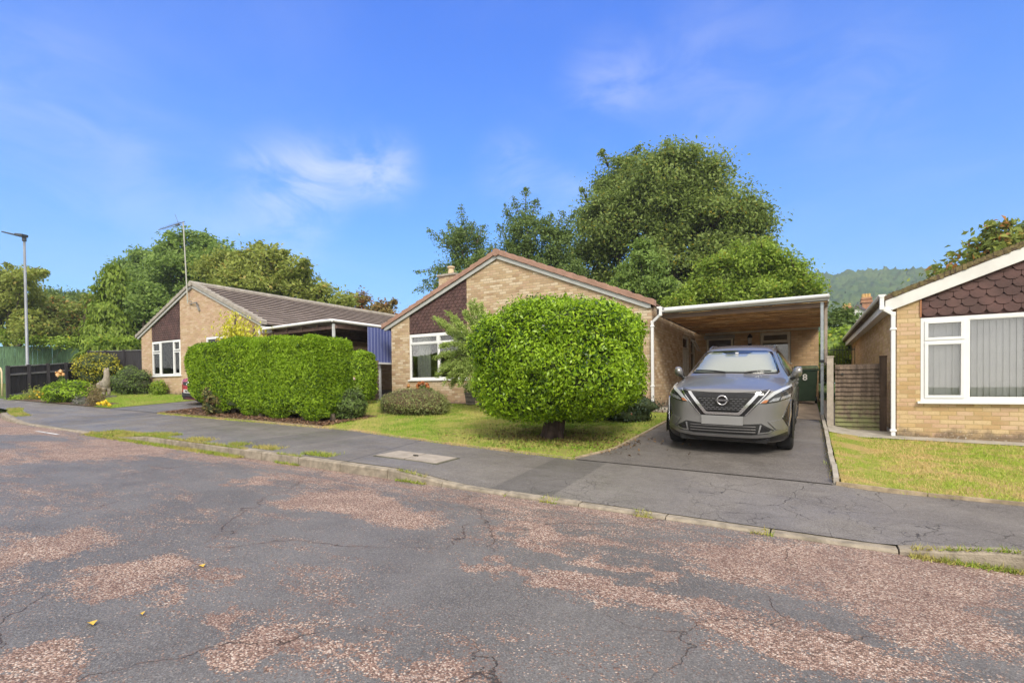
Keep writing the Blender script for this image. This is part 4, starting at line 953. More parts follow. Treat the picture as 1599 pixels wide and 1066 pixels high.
tree('ash_tree', 'airy dark green tree with spiky top, just left of the huge round tree', 'tree',
     [(825,365,42,38),(870,385,35,40),(810,410,45,40),(860,430,60,45),(800,440,40,35)], 29, m_dark, bark, leafL=.18, base=835, rc=.6, dens=.65, sub=1.05, seed=3, tr=.22,
     spikes=[(820,350,822,294),(815,350,800,305),(830,350,838,312),(850,370,862,335),(870,360,880,330),(880,360,905,325),(805,370,788,318),(795,380,778,350)])
tree('young_birch', 'small pale green drooping tree in front of the huge round tree', 'tree', [(1002,392,22,24),(1000,425,42,34),(985,455,50,30),(1030,450,40,30)], 26.5, m_mid, bark, leafL=.2, base=1000, rc=.45, dens=.9, seed=4, tr=.15, droop=1.)
tree('hazel_tree', 'bright yellow green bushy tree right of the huge round tree, above the carport roof', 'tree',
     [(1130,430,50,42),(1185,418,48,42),(1235,435,36,38),(1262,455,24,28),(1100,460,40,28),(1180,465,80,28),(1060,475,30,16)], 25.5, m_bright, bark, leafL=.16, base=1180, rc=.5, dens=.95, seed=5, tr=.2,
     spikes=[(1240,420,1232,392),(1255,430,1262,410),(1150,400,1150,378),(1190,390,1188,372),(1262,440,1275,430)])
tree('yellow_bush', 'yellow green growth spilling over the green board fence behind the lamp post', 'shrub', [(20,528,30,14),(-20,525,30,16),(60,532,26,10),(110,535,26,9),(160,534,24,9),(200,535,18,10)], 14.5, m_bright, bark, leafL=.2, base=60, rc=.4, dens=.9, seed=32, tr=.05)
tree('bushy_tree', 'dark green bushy tree behind the railings in the gap beside the carport', 'tree', [(1312,500,22,26),(1300,530,24,20),(1335,515,20,22),(1320,535,30,14)], 30, m_dark, bark, leafL=.24, base=1315, rc=.5, seed=6, tr=.15)
tree('maple_tree', 'reddish green tree behind the roof of the right bungalow', 'tree', [(1560,385,45,28),(1515,405,35,22),(1595,375,35,28),(1480,425,22,12),(1620,395,60,40)], 26, m_autumn, bark, leafL=.26, base=1580, rc=.6, dens=.8, seed=7, tr=.2, spikes=[(1550,375,1545,352),(1580,370,1572,350),(1520,395,1512,378)])
tree('oak_tree', 'big rounded green tree behind the peak of the left bungalow, behind the aerial', 'tree', [(300,400,62,38),(245,415,45,34),(352,412,50,36),(205,430,40,26),(300,440,90,45),(230,455,60,40)], 25, m_mid, bark, leafL=.34, base=300, rc=1.0, sub=1.05, seed=8, tr=.5, spikes=[(270,380,262,362),(330,385,318,366)])
tree('willow_tree', 'olive green tree behind the long roof of the left bungalow', 'tree', [(400,425,56,40),(455,438,46,34),(350,430,50,42),(500,462,34,20),(425,400,30,18),(410,450,100,28),(535,472,22,12)], 23, m_olive, bark, leafL=.30, base=410, rc=.8, seed=9, tr=.3, spikes=[(410,400,405,380),(440,410,445,392),(385,410,378,395),(470,420,478,405)])
tree('rowan_tree', 'small rust brown tree behind the far end of the left bungalow roof', 'tree', [(560,475,28,18),(590,482,20,14),(535,478,18,12),(608,490,10,10)], 30, m_rust, bark, leafL=.3, base=565, rc=.6, seed=10, tr=.15, spikes=[(600,480,618,470)])
tree('hawthorn_tree', 'dark hedgerow tree with a bare right edge at the far left', 'tree', [(15,460,55,34),(0,500,60,35),(55,510,40,35),(35,440,26,16),(-10,450,40,40)], 14, m_olive, bark, leafL=.26, base=20, rc=.6, seed=11, tr=.25, spikes=[(40,430,72,425),(30,430,10,412)])
tree('elder_tree', 'dark green tree with orange patches between the lamp post and the drooping conifer', 'tree', [(95,485,34,24),(125,500,32,28),(75,510,36,28),(110,520,45,25),(140,470,16,14)], 17.5, m_autumn, bark, leafL=.28, base=100, rc=.65, seed=12, tr=.2)
tree('dark_thicket_tree', 'dark green tree in the background right of the lamp post', 'tree', [(105,475,60,22),(60,480,50,25),(150,480,40,25),(215,480,40,30)], 22, m_dark, bark, leafL=.34, base=110, rc=.85, seed=22, tr=.25)
tree('sycamore_tree', 'mid green tree between the drooping conifer and the left bungalow', 'tree', [(225,470,34,36),(250,490,34,34),(215,510,30,28),(205,535,20,14)], 18, m_mid, bark, leafL=.26, base=225, rc=.6, seed=13, tr=.2)
# drooping conifer
def conifer(name, label, px, Y, pytop, wpx, mat, seed, n=9000, pybase=560, L=.35):
    global RNG; RNG = np.random.default_rng(seed); t = at(px, pytop, Y); k = depth(t)/F
    z0 = G(t.x, Y); Ht = t.z-z0; Rb = wpx*k
    root = thing(name, (t.x, Y, z0), label, 'tree')
    MB().tube([(t.x, Y, z0-.1), (t.x, Y, z0+Ht*.5), (t.x, Y, z0+Ht)], [.2, .12, .02], 8).build('trunk', bark, root, smooth=True)
    C = []; A = []; Nn = []
    nb = 210
    for i in range(nb):
        h = RNG.random()**1.15; a = RNG.uniform(0, 6.283); rad = Rb*(1-h)**.72*(1.02 if h > .05 else 1)*RNG.uniform(.85, 1.1)+.12
        m = int(n/nb*(.35+(1-h)*1.1)); s = RNG.random(m)**.6
        dirv = np.array([math.cos(a), math.sin(a), 0]); z = z0+.3+h*(Ht-.35)+rad*(.30*s-.55*s*s)
        p = np.array([t.x, Y, 0])+dirv*(rad*s)[:, None]; p[:, 2] = z; w_ = .12+.2*s
        p += RNG.normal(size=(m, 3))*np.array([1, 1, .45])*w_[:, None]; p[:, 2] -= RNG.random(m)**2*.4
        C.append(p); A.append(dirv*.7+np.array([0, 0, -.9])+RNG.normal(size=(m, 3))*.35); Nn.append(dirv+RNG.normal(size=(m, 3))*.5+np.array([0, 0, .4]))
    C = np.concatenate(C)-np.array(root.location); m = len(C); sz = L*RNG.uniform(.6, 1.3, m)
    leaves('crown', C, np.concatenate(Nn), sz, sz*.36, mat, root, axis=np.concatenate(A), local=True); return root
conifer('drooping_conifer', 'yellow green conifer with drooping sprays left of the left bungalow', 178, 17, 414, 52, m_conif, 21, n=22000)
conifer('golden_conifer', 'golden conifer tip rising behind the top of the clipped hedge', 368, 10.9, 487, 26, m_gold, 23, n=5000, L=.14)
conifer('golden_conifer', 'lower golden conifer leaning right of the tallest golden tip behind the hedge', 397, 10.7, 507, 20, m_gold, 24, n=3000, L=.14)

# ------------------------------------------------------------------ garden shrubs
bx, by = -3.97, 8.5
def bush_c(): pass
tt = at(878, 565, by)
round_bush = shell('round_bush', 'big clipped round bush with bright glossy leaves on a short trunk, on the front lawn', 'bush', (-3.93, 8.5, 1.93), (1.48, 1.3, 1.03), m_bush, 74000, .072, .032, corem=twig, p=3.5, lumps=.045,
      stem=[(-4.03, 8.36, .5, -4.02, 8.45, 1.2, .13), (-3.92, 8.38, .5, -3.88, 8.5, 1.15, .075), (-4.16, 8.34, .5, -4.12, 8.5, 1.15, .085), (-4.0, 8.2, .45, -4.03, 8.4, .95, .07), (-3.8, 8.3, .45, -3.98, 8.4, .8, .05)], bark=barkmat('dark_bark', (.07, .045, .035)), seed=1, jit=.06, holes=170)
RNG = np.random.default_rng(6); C_, A_ = [], []
for k in range(95):
    d_ = unit(RNG.normal(size=3)+np.array([0, -.3, .5])); kk_ = (np.abs(d_)**3.5).sum()**(-1/3.5); q_ = np.array([-3.93, 8.5, 1.93])+d_*kk_*np.array([1.46, 1.28, 1.02]); L_ = RNG.uniform(.06, .17); up_ = unit(d_*.6+np.array([0, 0, .8]))
    for t in np.linspace(0, 1, 9): C_.append(q_+up_*L_*t+RNG.normal(size=3)*.012); A_.append(up_+RNG.normal(size=3)*.8)
leaves('stray_shoots', np.array(C_)-np.array(round_bush.location), RNG.normal(size=(len(C_), 3)), .075, .03, m_bush, round_bush, axis=np.array(A_), local=True)
# small crest of shoots on top of it
RNG = np.random.default_rng(5); n = 1500; q = RNG.normal(size=(n, 3))*np.array([.26, .25, .055])+np.array([-4.05, 8.35, 2.98])
leaves('top_shoots', q-np.array(round_bush.location), RNG.normal(size=(n, 3))*.5+np.array([0, -.2, .7]), .072, .032, m_bush, round_bush, local=True)
# conifer hedge: a box clipped a little unevenly, bare stems below
hx0, hx1, hy0, hy1 = -15.75, -9.75, 7.95, 9.1
hroot = thing('hedge', ((hx0+hx1)/2, (hy0+hy1)/2, G(-12.7, 8.5)), 'long boxy clipped green conifer hedge beside the footway', 'hedge')
def hedge_leaves(n, face, seed):
    g_ = np.random.default_rng(seed)
    if face == 'front': p = np.stack([g_.uniform(hx0, hx1, n), np.full(n, hy0), g_.random(n)], 1); nn = np.array([0, -1, 0.])
    if face == 'back': p = np.stack([g_.uniform(hx0, hx1, n), np.full(n, hy1), g_.random(n)], 1); nn = np.array([0, 1, 0.])
    if face == 'right': p = np.stack([np.full(n, hx1), g_.uniform(hy0, hy1, n), g_.random(n)], 1); nn = np.array([1, 0, 0.])
    if face == 'left': p = np.stack([np.full(n, hx0), g_.uniform(hy0, hy1, n), g_.random(n)], 1); nn = np.array([-1, 0, 0.])
    if face == 'top': p = np.stack([g_.uniform(hx0, hx1, n), g_.uniform(hy0, hy1, n), np.ones(n)], 1); nn = np.array([0, 0, 1.])
    x = p[:, 0]
    top = 2.78+.05*np.sin(x*1.3)+.03*np.sin(x*4.1)-.10*np.clip((x+10.6)/.8, 0, 1)**2-.0*x
    bot = .74-.026*(x+10)+.05*np.sin(x*2.2)+.10*np.sin(x*5)+.35*np.clip((-13.6-x)/2, 0, 1)
    z = bot+(top-bot)*p[:, 2]
    t = p[:, 2]
    q = np.stack([x, p[:, 1], z], 1)
    # rounding toward edges, bulge and lumps
    cx_, cy_ = (hx0+hx1)/2, (hy0+hy1)/2
    inset = .16*np.clip((t-.82)/.18, 0, 1)**2+.18*np.clip((.2-t)/.2, 0, 1)**1.5
    lump = .03*np.sin(x*3.1+z*2)+.022*np.sin(z*6+p[:, 1]*5+x*1.7)+.022*np.sin(x*9+z*7)
    if face != 'top': q += nn*(lump-inset)[:, None]
    else:
        ex = np.minimum(np.minimum(x-hx0, hx1-x), np.minimum(p[:, 1]-hy0, hy1-p[:, 1])); q[:, 2] += lump-.16*np.clip(1-ex/.2, 0, 1)**2
    cr_ = np.clip(1-np.minimum(q[:, 0]-hx0, hx1-q[:, 0])/.25, 0, 1)*np.clip(1-np.minimum(q[:, 1]-hy0, hy1-q[:, 1])/.25, 0, 1)
    q[:, 0] += (cx_-q[:, 0])*cr_*.03; q[:, 1] += np.where(q[:, 1] > cy_, -1, 1)*cr_*.14
    q -= nn*np.abs(g_.normal(size=n))[:, None]*.05
    dirs = nn*.8+np.array([0, 0, .55 if face != 'top' else .9])+g_.normal(size=(n, 3))*.55
    return q, np.tile(nn, (n, 1))*.5+g_.normal(size=(n, 3))*.6, dirs
C, Nn, A = [], [], []
for f_, n in (('front', 48000), ('right', 14000), ('top', 22000), ('back', 7000), ('left', 4000)):
    q, nn, dd = hedge_leaves(n, f_, hash(f_) % 7+1 if False else len(f_)*3+n % 7); C.append(q); Nn.append(nn); A.append(dd)
C = np.concatenate(C); Nn = np.concatenate(Nn); A = np.concatenate(A); RNG = np.random.default_rng(8); keep = (C[:, 0] > hx0+1.15*np.clip(1.75-C[:, 2], 0, 1.1)-.1)
for k in range(230):
    q_ = np.array([RNG.uniform(hx0, hx1), RNG.choice([hy0, RNG.uniform(hy0, hy1)]), RNG.uniform(.9, 2.7)]); keep &= ~((np.abs((C-q_)/np.array([1.6, 1, 1])).max(1) < RNG.uniform(.02, .055)) & (RNG.random(len(C)) < .8))
if True:
     C, Nn, A = C[keep], Nn[keep], A[keep]; sz = .11*RNG.uniform(.6, 1.4, len(C))
leaves('foliage', C-np.array(hroot.location), Nn, sz, sz*.36, m_hedge, hroot, axis=A, local=True)
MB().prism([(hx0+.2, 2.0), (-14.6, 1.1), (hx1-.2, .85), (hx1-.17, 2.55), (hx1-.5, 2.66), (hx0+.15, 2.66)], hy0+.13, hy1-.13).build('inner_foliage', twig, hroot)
st = MB()
for x in (-14.35, -13.95, -13.3, -12.4, -11.5, -10.7, -9.92):
    y = rnd.uniform(hy0+.12, hy0+.5); z = G(x, y)
    MB().tube([(x, y, z-.05), (x+rnd.uniform(-.05, .05), y, z+.3), (x+rnd.uniform(-.1, .1), y+.05, z+.9)], [.085, .065, .05], 8).build('stem', bark2, hroot, smooth=True)
# browned low growth at the left foot and dark shrub at the right foot
shell('brown_conifer_shrub', 'thin browning conifer growth at the left foot of the long hedge', 'shrub', (-14.3, 8.15, 1.2), (.4, .35, .45), leafmat('browning_sprays', (.14, .13, .04), (.20, .20, .06), (.22, .12, .06), .3), 2600, .12, .04, corem=twig, lumps=.15, jit=.2, seed=3)
shell('dark_shrub', 'dark green low shrub under the right end of the long hedge', 'shrub', (-9.85, 8.85, 1.05), (.45, .45, .40), m_dark, 4200, .09, .04, corem=twig, lumps=.12, jit=.12, seed=4)
shell('rear_hedge', 'small clipped conifer hedge behind the right end of the long hedge', 'hedge', (-12.0, 11.25, 1.85), (.42, .4, .76), m_hedge, 7000, .12, .04, corem=twig, p=5, lumps=.03, seed=5)
shell('mound_shrub', 'low grey green rounded mound of fine twigs on the lawn', 'shrub', (-8.95, 10.25, 1.03), (1.12, .7, .42), leafmat('fine_grey_leaves', (.16, .20, .07), (.32, .36, .12), (.24, .16, .09), .2), 16000, .06, .018, corem=P('brown_twigs', (.10, .07, .035), .9, .4, 20), lumps=.06, jit=.1, up=.6, seed=6, fold=.1)
shell('cotoneaster', 'dark low shrub at the house corner beside the downpipe, behind the round bush', 'shrub', (-3.55, 10.9, 1.0), (.75, .5, .42), leafmat('blue_green_small_leaves', (.03, .06, .03), (.07, .11, .06), (.28, .06, .04), .03), 6000, .06, .03, corem=twig, lumps=.15, jit=.2, seed=7)
# feathery tamarisk
def feathery():
    global RNG; RNG = np.random.default_rng(31)
    b = Vector((-7.0, 10.9, G(-7, 10.9))); root = thing('tamarisk', b, 'feathery pale green tree with drooping arms beside the front window, behind the round bush', 'tree')
    tb = MB(); tb.tube([b, b+Vector((-.05, 0, .9)), b+Vector((-.1, 0, 1.5))], [.05, .04, .035], 8)
    C, A = [], []; s0 = b+Vector((-.1, 0, 1.35))
    for (px, py, k) in [(680,496,1),(683,500,.9),(700,488,1),(735,474,1),(742,470,1),(728,488,1),(752,476,1),(690,540,1),(680,560,1),(684,585,1),(694,598,1),(705,603,1),(718,600,1),(735,606,1),(748,610,.8),(765,500,1),(770,540,1),(760,590,1),(700,520,1),(712,530,1),(705,560,1),(720,545,1),(745,530,1),(690,575,1),(710,585,1),(728,590,1),(715,505,1)]:
        e = at(px, py, 10.9+RNG.uniform(-.5, .4)); mid = s0.lerp(e, .55)+Vector((0, 0, .38 if py > 515 else .12)); tb.tube([s0, mid, e], [.016, .01, .003], 5)
        for j in range(26):
            t = RNG.uniform(.12, 1)**.8; pa = s0.lerp(mid, t).lerp(mid.lerp(e, t), t); dv = ((mid-s0).lerp(e-mid, t)).normalized(); m = 30
            pl = np.array(pa)+np.array(dv)*RNG.uniform(-.08, .08, (m, 1))+RNG.normal(size=(m, 3))*np.array([.065, .065, .05])*(1.5-t*.9); C.append(pl); A.append(np.array(dv)+RNG.normal(size=(m, 3))*.6)
    tb.build('trunk', bark, root, smooth=True); C = np.concatenate(C)-np.array(b); n = len(C)
    leaves('foliage', C, RNG.normal(size=(n, 3))+np.array([0, 0, .4]), .085*RNG.uniform(.6, 1.4, n), .024, leafmat('feathery_leaves', (.30, .42, .10), (.46, .56, .16), trans=.4), root, axis=np.concatenate(A), local=True)
feathery()
MB_s = MB(); MB_s.box(-7.02, -6.97, 10.70, 10.75, .7, 1.5); tag(MB_s.build('garden_stake', P('grey_timber_stake', (.22, .17, .12), .9, .2)), 'short wooden stake in the lawn, left of the round bush', 'stake')
# rose, sedum, potted plant
def flowers(root, pts, r, mat, name='flower', n=14):
    global RNG
    for p in pts:
        m = n; d = randdir(m, .4); c = np.array(p)-np.array(root.location)+d*r*.55
        leaves(name, c, d+RNG.normal(size=(m, 3))*.2, r*1.1, r*1.0, mat, root, local=True)
rs = shell('rose_bush', 'rose bush with pale pink flowers in front of the louvred fence', 'rose', (-12.0, 11.0, 1.50), (.42, .3, .42), m_bright, 1500, .075, .045, corem=m_mid, lumps=.2, jit=.3, seed=8, stem=[(-12.0, 11.0, .95, -12.0, 11.0, 1.3, .025)])
RNG = np.random.default_rng(12); pinkw = P('pale_pink_petals', (.78, .60, .56), .6, .08, 20)
flowers(rs, [(-12.25, 10.8, 1.78), (-12.1, 10.72, 1.72), (-12.32, 10.8, 1.62), (-11.75, 10.75, 1.74), (-12.42, 10.85, 1.83), (-12.38, 10.8, 1.45)], .07, pinkw)
shell('rose_bush', 'second taller leafy rose with grey green leaves behind the hedge end', 'rose', (-12.35, 11.0, 1.62), (.3, .3, .5), leafmat('rose_leaves', (.05, .10, .04), (.09, .15, .06)), 1300, .075, .045, lumps=.2, jit=.3, seed=9)
sd_ = shell('sedum', 'small dark plant topped with orange brown flower heads under the window of the middle bungalow', 'plant', (-10.28, 12.3, 1.28), (.24, .2, .26), m_dark, 900, .06, .035, corem=twig, lumps=.15, seed=10)
RNG = np.random.default_rng(13); flowers(sd_, [(-10.5, 12.2, 1.52), (-10.38, 12.15, 1.58), (-10.25, 12.15, 1.60), (-10.12, 12.2, 1.55), (-10.45, 12.15, 1.42), (-10.05, 12.15, 1.47)], .075, P('rust_flower_heads', (.48, .18, .06), .8, .25, 20), n=26)
pt = thing('plant_pot', (-8.5, 12.2, G(-8.5, 12.2)+.03), 'grey tapered slatted planter against the wall of the middle bungalow', 'planter')
pz = G(-8.5, 12.2)+.03
MB().lathe([(.15, 0), (.215, .34), (.225, .34), (.225, .36), (.19, .36), (.18, .3)], (-8.5, 12.2, pz), 4).build('pot', P('grey_timber_pot', (.20, .18, .16), .85, .25, 14), pt)
bands = MB()
for h, r_ in ((.07, .172), (.2, .195), (.3, .214)): bands.lathe([(r_, h), (r_+.006, h+.03)], (-8.5, 12.2, pz), 4)
bands.build('band', P('dark_band', (.08, .075, .07), .6), pt)
shell('potted_plant', 'small leafy plant growing in the grey planter', 'plant', (-8.5, 12.2, pz+.52), (.20, .18, .17), m_mid, 700, .07, .035, lumps=.2, jit=.3, seed=11, stem=[(-8.5, 12.2, pz+.3, -8.5, 12.2, pz+.5, .02)])
orn = thing('garden_ornament', (-11.05, 12.4, G(-11, 12.4)), 'thin rusty garden stake ornament behind the mound, left of the orange flowers', 'ornament')
MB().tube([(-11.05, 12.4, .9), (-11.05, 12.4, 1.5)], .012, 6).build('pole', P('rusty_iron', (.25, .10, .04), .8), orn)
MB().lathe([(.01, 0), (.06, .05), (.05, .09), (.01, .15)], (-11.05, 12.4, 1.45), 8).beam((-11.14, 12.4, 1.46), (-10.98, 12.4, 1.52), .02, .03).build('bird_figure', P('rusty_iron2', (.42, .2, .07), .8), orn)

# left garden
shell('variegated_shrub', 'yellow variegated rounded shrub in front of the black fence', 'shrub', tuple(at(155, 572, 11.0)-Vector((0, 0, .12)))[:3], (1.35, .9, .75), leafmat('yellow_variegated_leaves', (.14, .18, .03), (.42, .40, .03), (.62, .54, .04), .35, nscale=2.2), 9000, .11, .055, corem=twig, lumps=.16, jit=.22, seed=20, stem=[(-28.9, 11.0, 1.3, -28.9, 11.0, 2.0, .06)])
def place(px, py, Y): return tuple(at(px, py, Y))
shell('low_conifer', 'bright green spreading low conifer beside the footway on the left', 'shrub', place(111, 613, 8.35), (1.25, .75, .46), m_hedge, 9500, .12, .04, corem=twig, lumps=.1, jit=.14, up=.6, seed=21)
shell('dark_garden_shrub', 'dark green shrub against the black fence, left of the bungalow window', 'shrub', place(205, 597, 10.9), (1.2, .6, .62), m_dark, 5500, .1, .05, corem=twig, lumps=.15, jit=.2, seed=22)
shell('dark_garden_shrub', 'small dark red tinged shrub under the left window, right of the larger dark one', 'shrub', place(222, 603, 11.0), (.55, .3, .5), leafmat('reddish_dark_leaves', (.05, .07, .025), (.10, .09, .04)), 2200, .08, .04, corem=twig, lumps=.15, jit=.2, seed=23)
shell('lime_shrub', 'small lime green shrub under the front window of the left bungalow', 'shrub', place(248, 606, 11.0), (.42, .3, .36), m_bright, 1500, .08, .045, corem=m_mid, lumps=.15, jit=.25, seed=24)
gp_ = shell('flowering_perennial', 'clump of yellow flowers at the foot of the low black fence', 'plant', place(58, 617, 8.2), (.62, .4, .35), m_olive, 1500, .08, .03, lumps=.2, jit=.3, seed=25)
RNG = np.random.default_rng(14); yel = P('yellow_petals', (.80, .60, .03), .6, .1, 20)
flowers(gp_, [place(x, y, 8.0) for x, y in ((54,611),(60,612),(66,611),(58,617),(68,615),(62,620),(70,619),(48,619))], .055, yel, n=10)
ph_ = shell('flowering_perennial', 'dry brown plant with bright yellow flowers at the corner of the left lawn', 'plant', place(150, 622, 7.95), (.35, .3, .5), leafmat('dry_stems', (.22, .17, .08), (.32, .26, .12)), 1300, .12, .02, lumps=.2, jit=.35, seed=26)
flowers(ph_, [place(x, y, 7.8) for x, y in ((154,630),(160,628),(163,631),(168,630),(171,632),(165,627))], .075, yel, n=12)
shell('lavender', 'grey green lavender clump between the low conifer and the yellow flowers', 'plant', place(128, 630, 7.95), (.45, .3, .26), leafmat('lavender_leaves', (.16, .18, .13), (.26, .27, .20), (.25, .2, .32), .2), 1600, .1, .014, lumps=.2, jit=.3, seed=27)
shell('ground_cover_plant', 'pale leafy plant at the foot of the low fence end post', 'plant', place(30, 624, 7.95), (.8, .3, .2), m_bright, 1500, .1, .03, lumps=.2, jit=.3, seed=28)
cr2 = shell('yellow_rose', 'single peach flowered rose standing before the low black fence', 'rose', place(97, 596, 8.8), (.12, .12, .32), m_mid, 220, .07, .04, lumps=.2, jit=.3, seed=29)
flowers(cr2, [place(x, y, 8.7) for x, y in ((90,583),(95,580),(92,586),(98,584))], .1, P('peach_petals', (.80, .52, .24), .6, .12, 20), n=14)

# ------------------------------------------------------------------ statue
sx, sy = at(163, 612, 9.6).x, 9.6; sz0 = G(sx, sy)
stn = P('pale_statue_stone', (.34, .30, .25), .9, .25, 12, .8, dirt=.4)
sta = thing('garden_statue', (sx, sy, sz0), 'weathered stone animal statue on a slab at the edge of the left lawn', 'statue')
MB().box(sx-.35, sx+.5, sy-.25, sy+.25, sz0, sz0+.1).build('slab', P('dark_slab', (.16, .15, .13), .9), sta, bevel=.01)
def skin(name, pts, edges, rads, mat, parent, sub=2):
    me = bpy.data.meshes.new(name); off = Vector(parent.location); me.from_pydata([tuple(Vector(p)-off) for p in pts], edges, [])
    o = bpy.data.objects.new(name, me); link(o); s = o.modifiers.new('s', 'SKIN'); u = o.modifiers.new('u', 'SUBSURF'); u.levels = u.render_levels = sub
    for i, r_ in enumerate(rads): me.skin_vertices[0].data[i].radius = (r_, r_)
    me.skin_vertices[0].data[0].use_root = True
    bpy.context.view_layer.update(); m2 = bpy.data.meshes.new_from_object(o.evaluated_get(bpy.context.evaluated_depsgraph_get())); bpy.data.objects.remove(o)
    m2.materials.clear(); m2.materials.append(mat); m2.name = name; m2.shade_smooth(); q = bpy.data.objects.new(name, m2); link(q); q.parent = parent; return q
b0_ = sz0+.1
P0 = [(sx-.12, sy, b0_+.42), (sx+.12, sy, b0_+.46), (sx+.26, sy, b0_+.70), (sx+.28, sy, b0_+.98), (sx+.14, sy, b0_+1.02), (sx-.32, sy, b0_+.40), (sx-.42, sy, b0_+.2),
      (sx+.2, sy-.09, b0_+.22), (sx+.2, sy-.09, b0_), (sx+.2, sy+.09, b0_+.22), (sx+.2, sy+.09, b0_), (sx-.28, sy-.1, b0_+.2), (sx-.24, sy-.1, b0_), (sx-.28, sy+.1, b0_+.2), (sx-.24, sy+.1, b0_), (sx+.27, sy-.05, b0_+1.13), (sx+.27, sy+.05, b0_+1.13)]
skin('figure', P0, [(0, 1), (1, 2), (2, 3), (3, 4), (0, 5), (5, 6), (1, 7), (7, 8), (1, 9), (9, 10), (5, 11), (11, 12), (5, 13), (13, 14), (3, 15), (3, 16)],
     [.17, .17, .11, .10, .055, .16, .03, .07, .06, .07, .06, .075, .06, .075, .06, .025, .025], stn, sta)

# ------------------------------------------------------------------ fences, gate, lamp, rail
def plankmat(name, c, var=.3, moss=0.):
    m, t, b = newmat(name); g = NT(t); p = g.pos(); x, y, z = g.xyz(p)
    n = g.noise(g.scale(p, (6, 6, .7)), 3, 5, .65); cc = g.mix(g.rng(n, .3, .7), tuple(q*(1-var) for q in c), tuple(q*(1+var) for q in c))
    if moss: cc = g.mix(g.m('MULTIPLY', g.m('MULTIPLY', g.rng(z, 1.35, .6, 0, 1), g.rng(g.noise(p, 5, 4), .35, .6)), moss), cc, (.22, .24, .10))
    g.put(b.inputs['Base Color'], cc); b.inputs['Roughness'].default_value = .88; g.put(b.inputs['Normal'], g.bump(n, .5, .01)); return m
blackf = plankmat('black_stained_boards', (.030, .027, .032)); greenf = plankmat('green_stained_boards', (.085, .16, .085), .4); brownf = plankmat('brown_fence_boards', (.12, .085, .06), .35)
gatewood = plankmat('weathered_gate_slats', (.14, .102, .075), .5, moss=.9)
def boardfence(name, label, p0, p1, ht, mat, board=.14, posts=3, rails=(), cap=True, group=None, zt=None, railside=-1, bz=None):
    p0, p1 = Vector(p0), Vector(p1); d = p1-p0; L = Vector((d.x, d.y, 0)).length; dn = Vector((d.x, d.y, 0)).normalized(); nn = Vector((dn.y, -dn.x, 0))
    root = thing(name, p0, label, 'fence', group); n = int(L/board); m = MB(); rr = random.Random(int(L*10))
    for i in range(n):
        a = p0.lerp(p1, i/n)+nn*rr.uniform(-.004, .004); b = p0.lerp(p1, (i+.96)/n); h = ht+rr.uniform(-.012, .012)
        m.add([a-nn*.01+Vector((0, 0, -.1)), b-nn*.01+Vector((0, 0, -.1)), b+nn*.012+Vector((0, 0, -.1)), a+nn*.012+Vector((0, 0, -.1)), a-nn*.01+Vector((0, 0, h)), b-nn*.01+Vector((0, 0, h)), b+nn*.012+Vector((0, 0, h)), a+nn*.012+Vector((0, 0, h))],
              [(0, 3, 2, 1), (4, 5, 6, 7), (0, 1, 5, 4), (1, 2, 6, 5), (2, 3, 7, 6), (3, 0, 4, 7)])
    m.build('boards', mat, root)
    for i in range(posts):
        q = p0.lerp(p1, i/max(1, posts-1))+nn*.05; MB().box(q.x-.06, q.x+.06, q.y-.06, q.y+.06, q.z-.2, q.z+ht+.06).build('post', mat, root, bevel=.006)
    for r_ in rails:
        MB().beam(p0+nn*.045+Vector((0, 0, r_)), p1+nn*.045+Vector((0, 0, r_)), .05, .08).build('rail', P('faded_rail', (.17, .165, .175), .8, .2), root)
    if cap: MB().beam(p0+Vector((0, 0, ht+.02)), p1+Vector((0, 0, ht+.02)), .09, .035).build('capping', P('faded_rail', (.17, .165, .175), .8, .2), root)
    return root
fb = Vector(at(12, 628, 7.75)); fb.z = 1.04
fe = Vector(at(128, 600, 10.9)); fe.z = 1.38
boardfence('low_fence', 'low black curving board fence with rails at the far left of the footway', fb, fe, 1.44, blackf, posts=5, rails=(1.12, .25), railside=1)
boardfence('black_fence', 'tall black board fence between the variegated shrub and the left bungalow', (-32.0, 11.7, 1.5), (-25.95, 11.55, 1.3), 1.95, blackf, posts=4)
g0 = Vector(at(-60, 600, 11.5)); g1 = Vector(at(205, 600, 19.0)); g0.z = 1.5; g1.z = 1.9
zt0 = at(-60, 541, 11.5).z; zt1 = at(205, 542, 19).z
def greenfence():
    root = thing('green_fence', g0, 'long tall green board fence behind the lamp post, under the trees', 'fence'); m = MB(); L = (g1-g0).length; n = int(L/.15); rr = random.Random(1)
    d = (g1-g0).normalized(); nn = Vector((d.y, -d.x, 0)).normalized()
    for i in range(n):
        a = g0.lerp(g1, i/n)+nn*rr.uniform(-.012, .012); b = g0.lerp(g1, (i+.93)/n); zt = zt0+(zt1-zt0)*i/n+rr.uniform(-.02, .02)
        A_ = [Vector((p.x, p.y, z))+nn*o for z in (1.2, zt) for p, o in ((a, -.01), (b, -.01), (b, .012), (a, .012))]
        m.add(A_, [(0, 3, 2, 1), (4, 5, 6, 7), (0, 1, 5, 4), (1, 2, 6, 5), (2, 3, 7, 6), (3, 0, 4, 7)])
    m.build('boards', greenf, root); MB().beam((g0.x, g0.y, zt0+.01), (g1.x, g1.y, zt1+.01), .1, .05).build('capping', greenf, root)
greenfence()
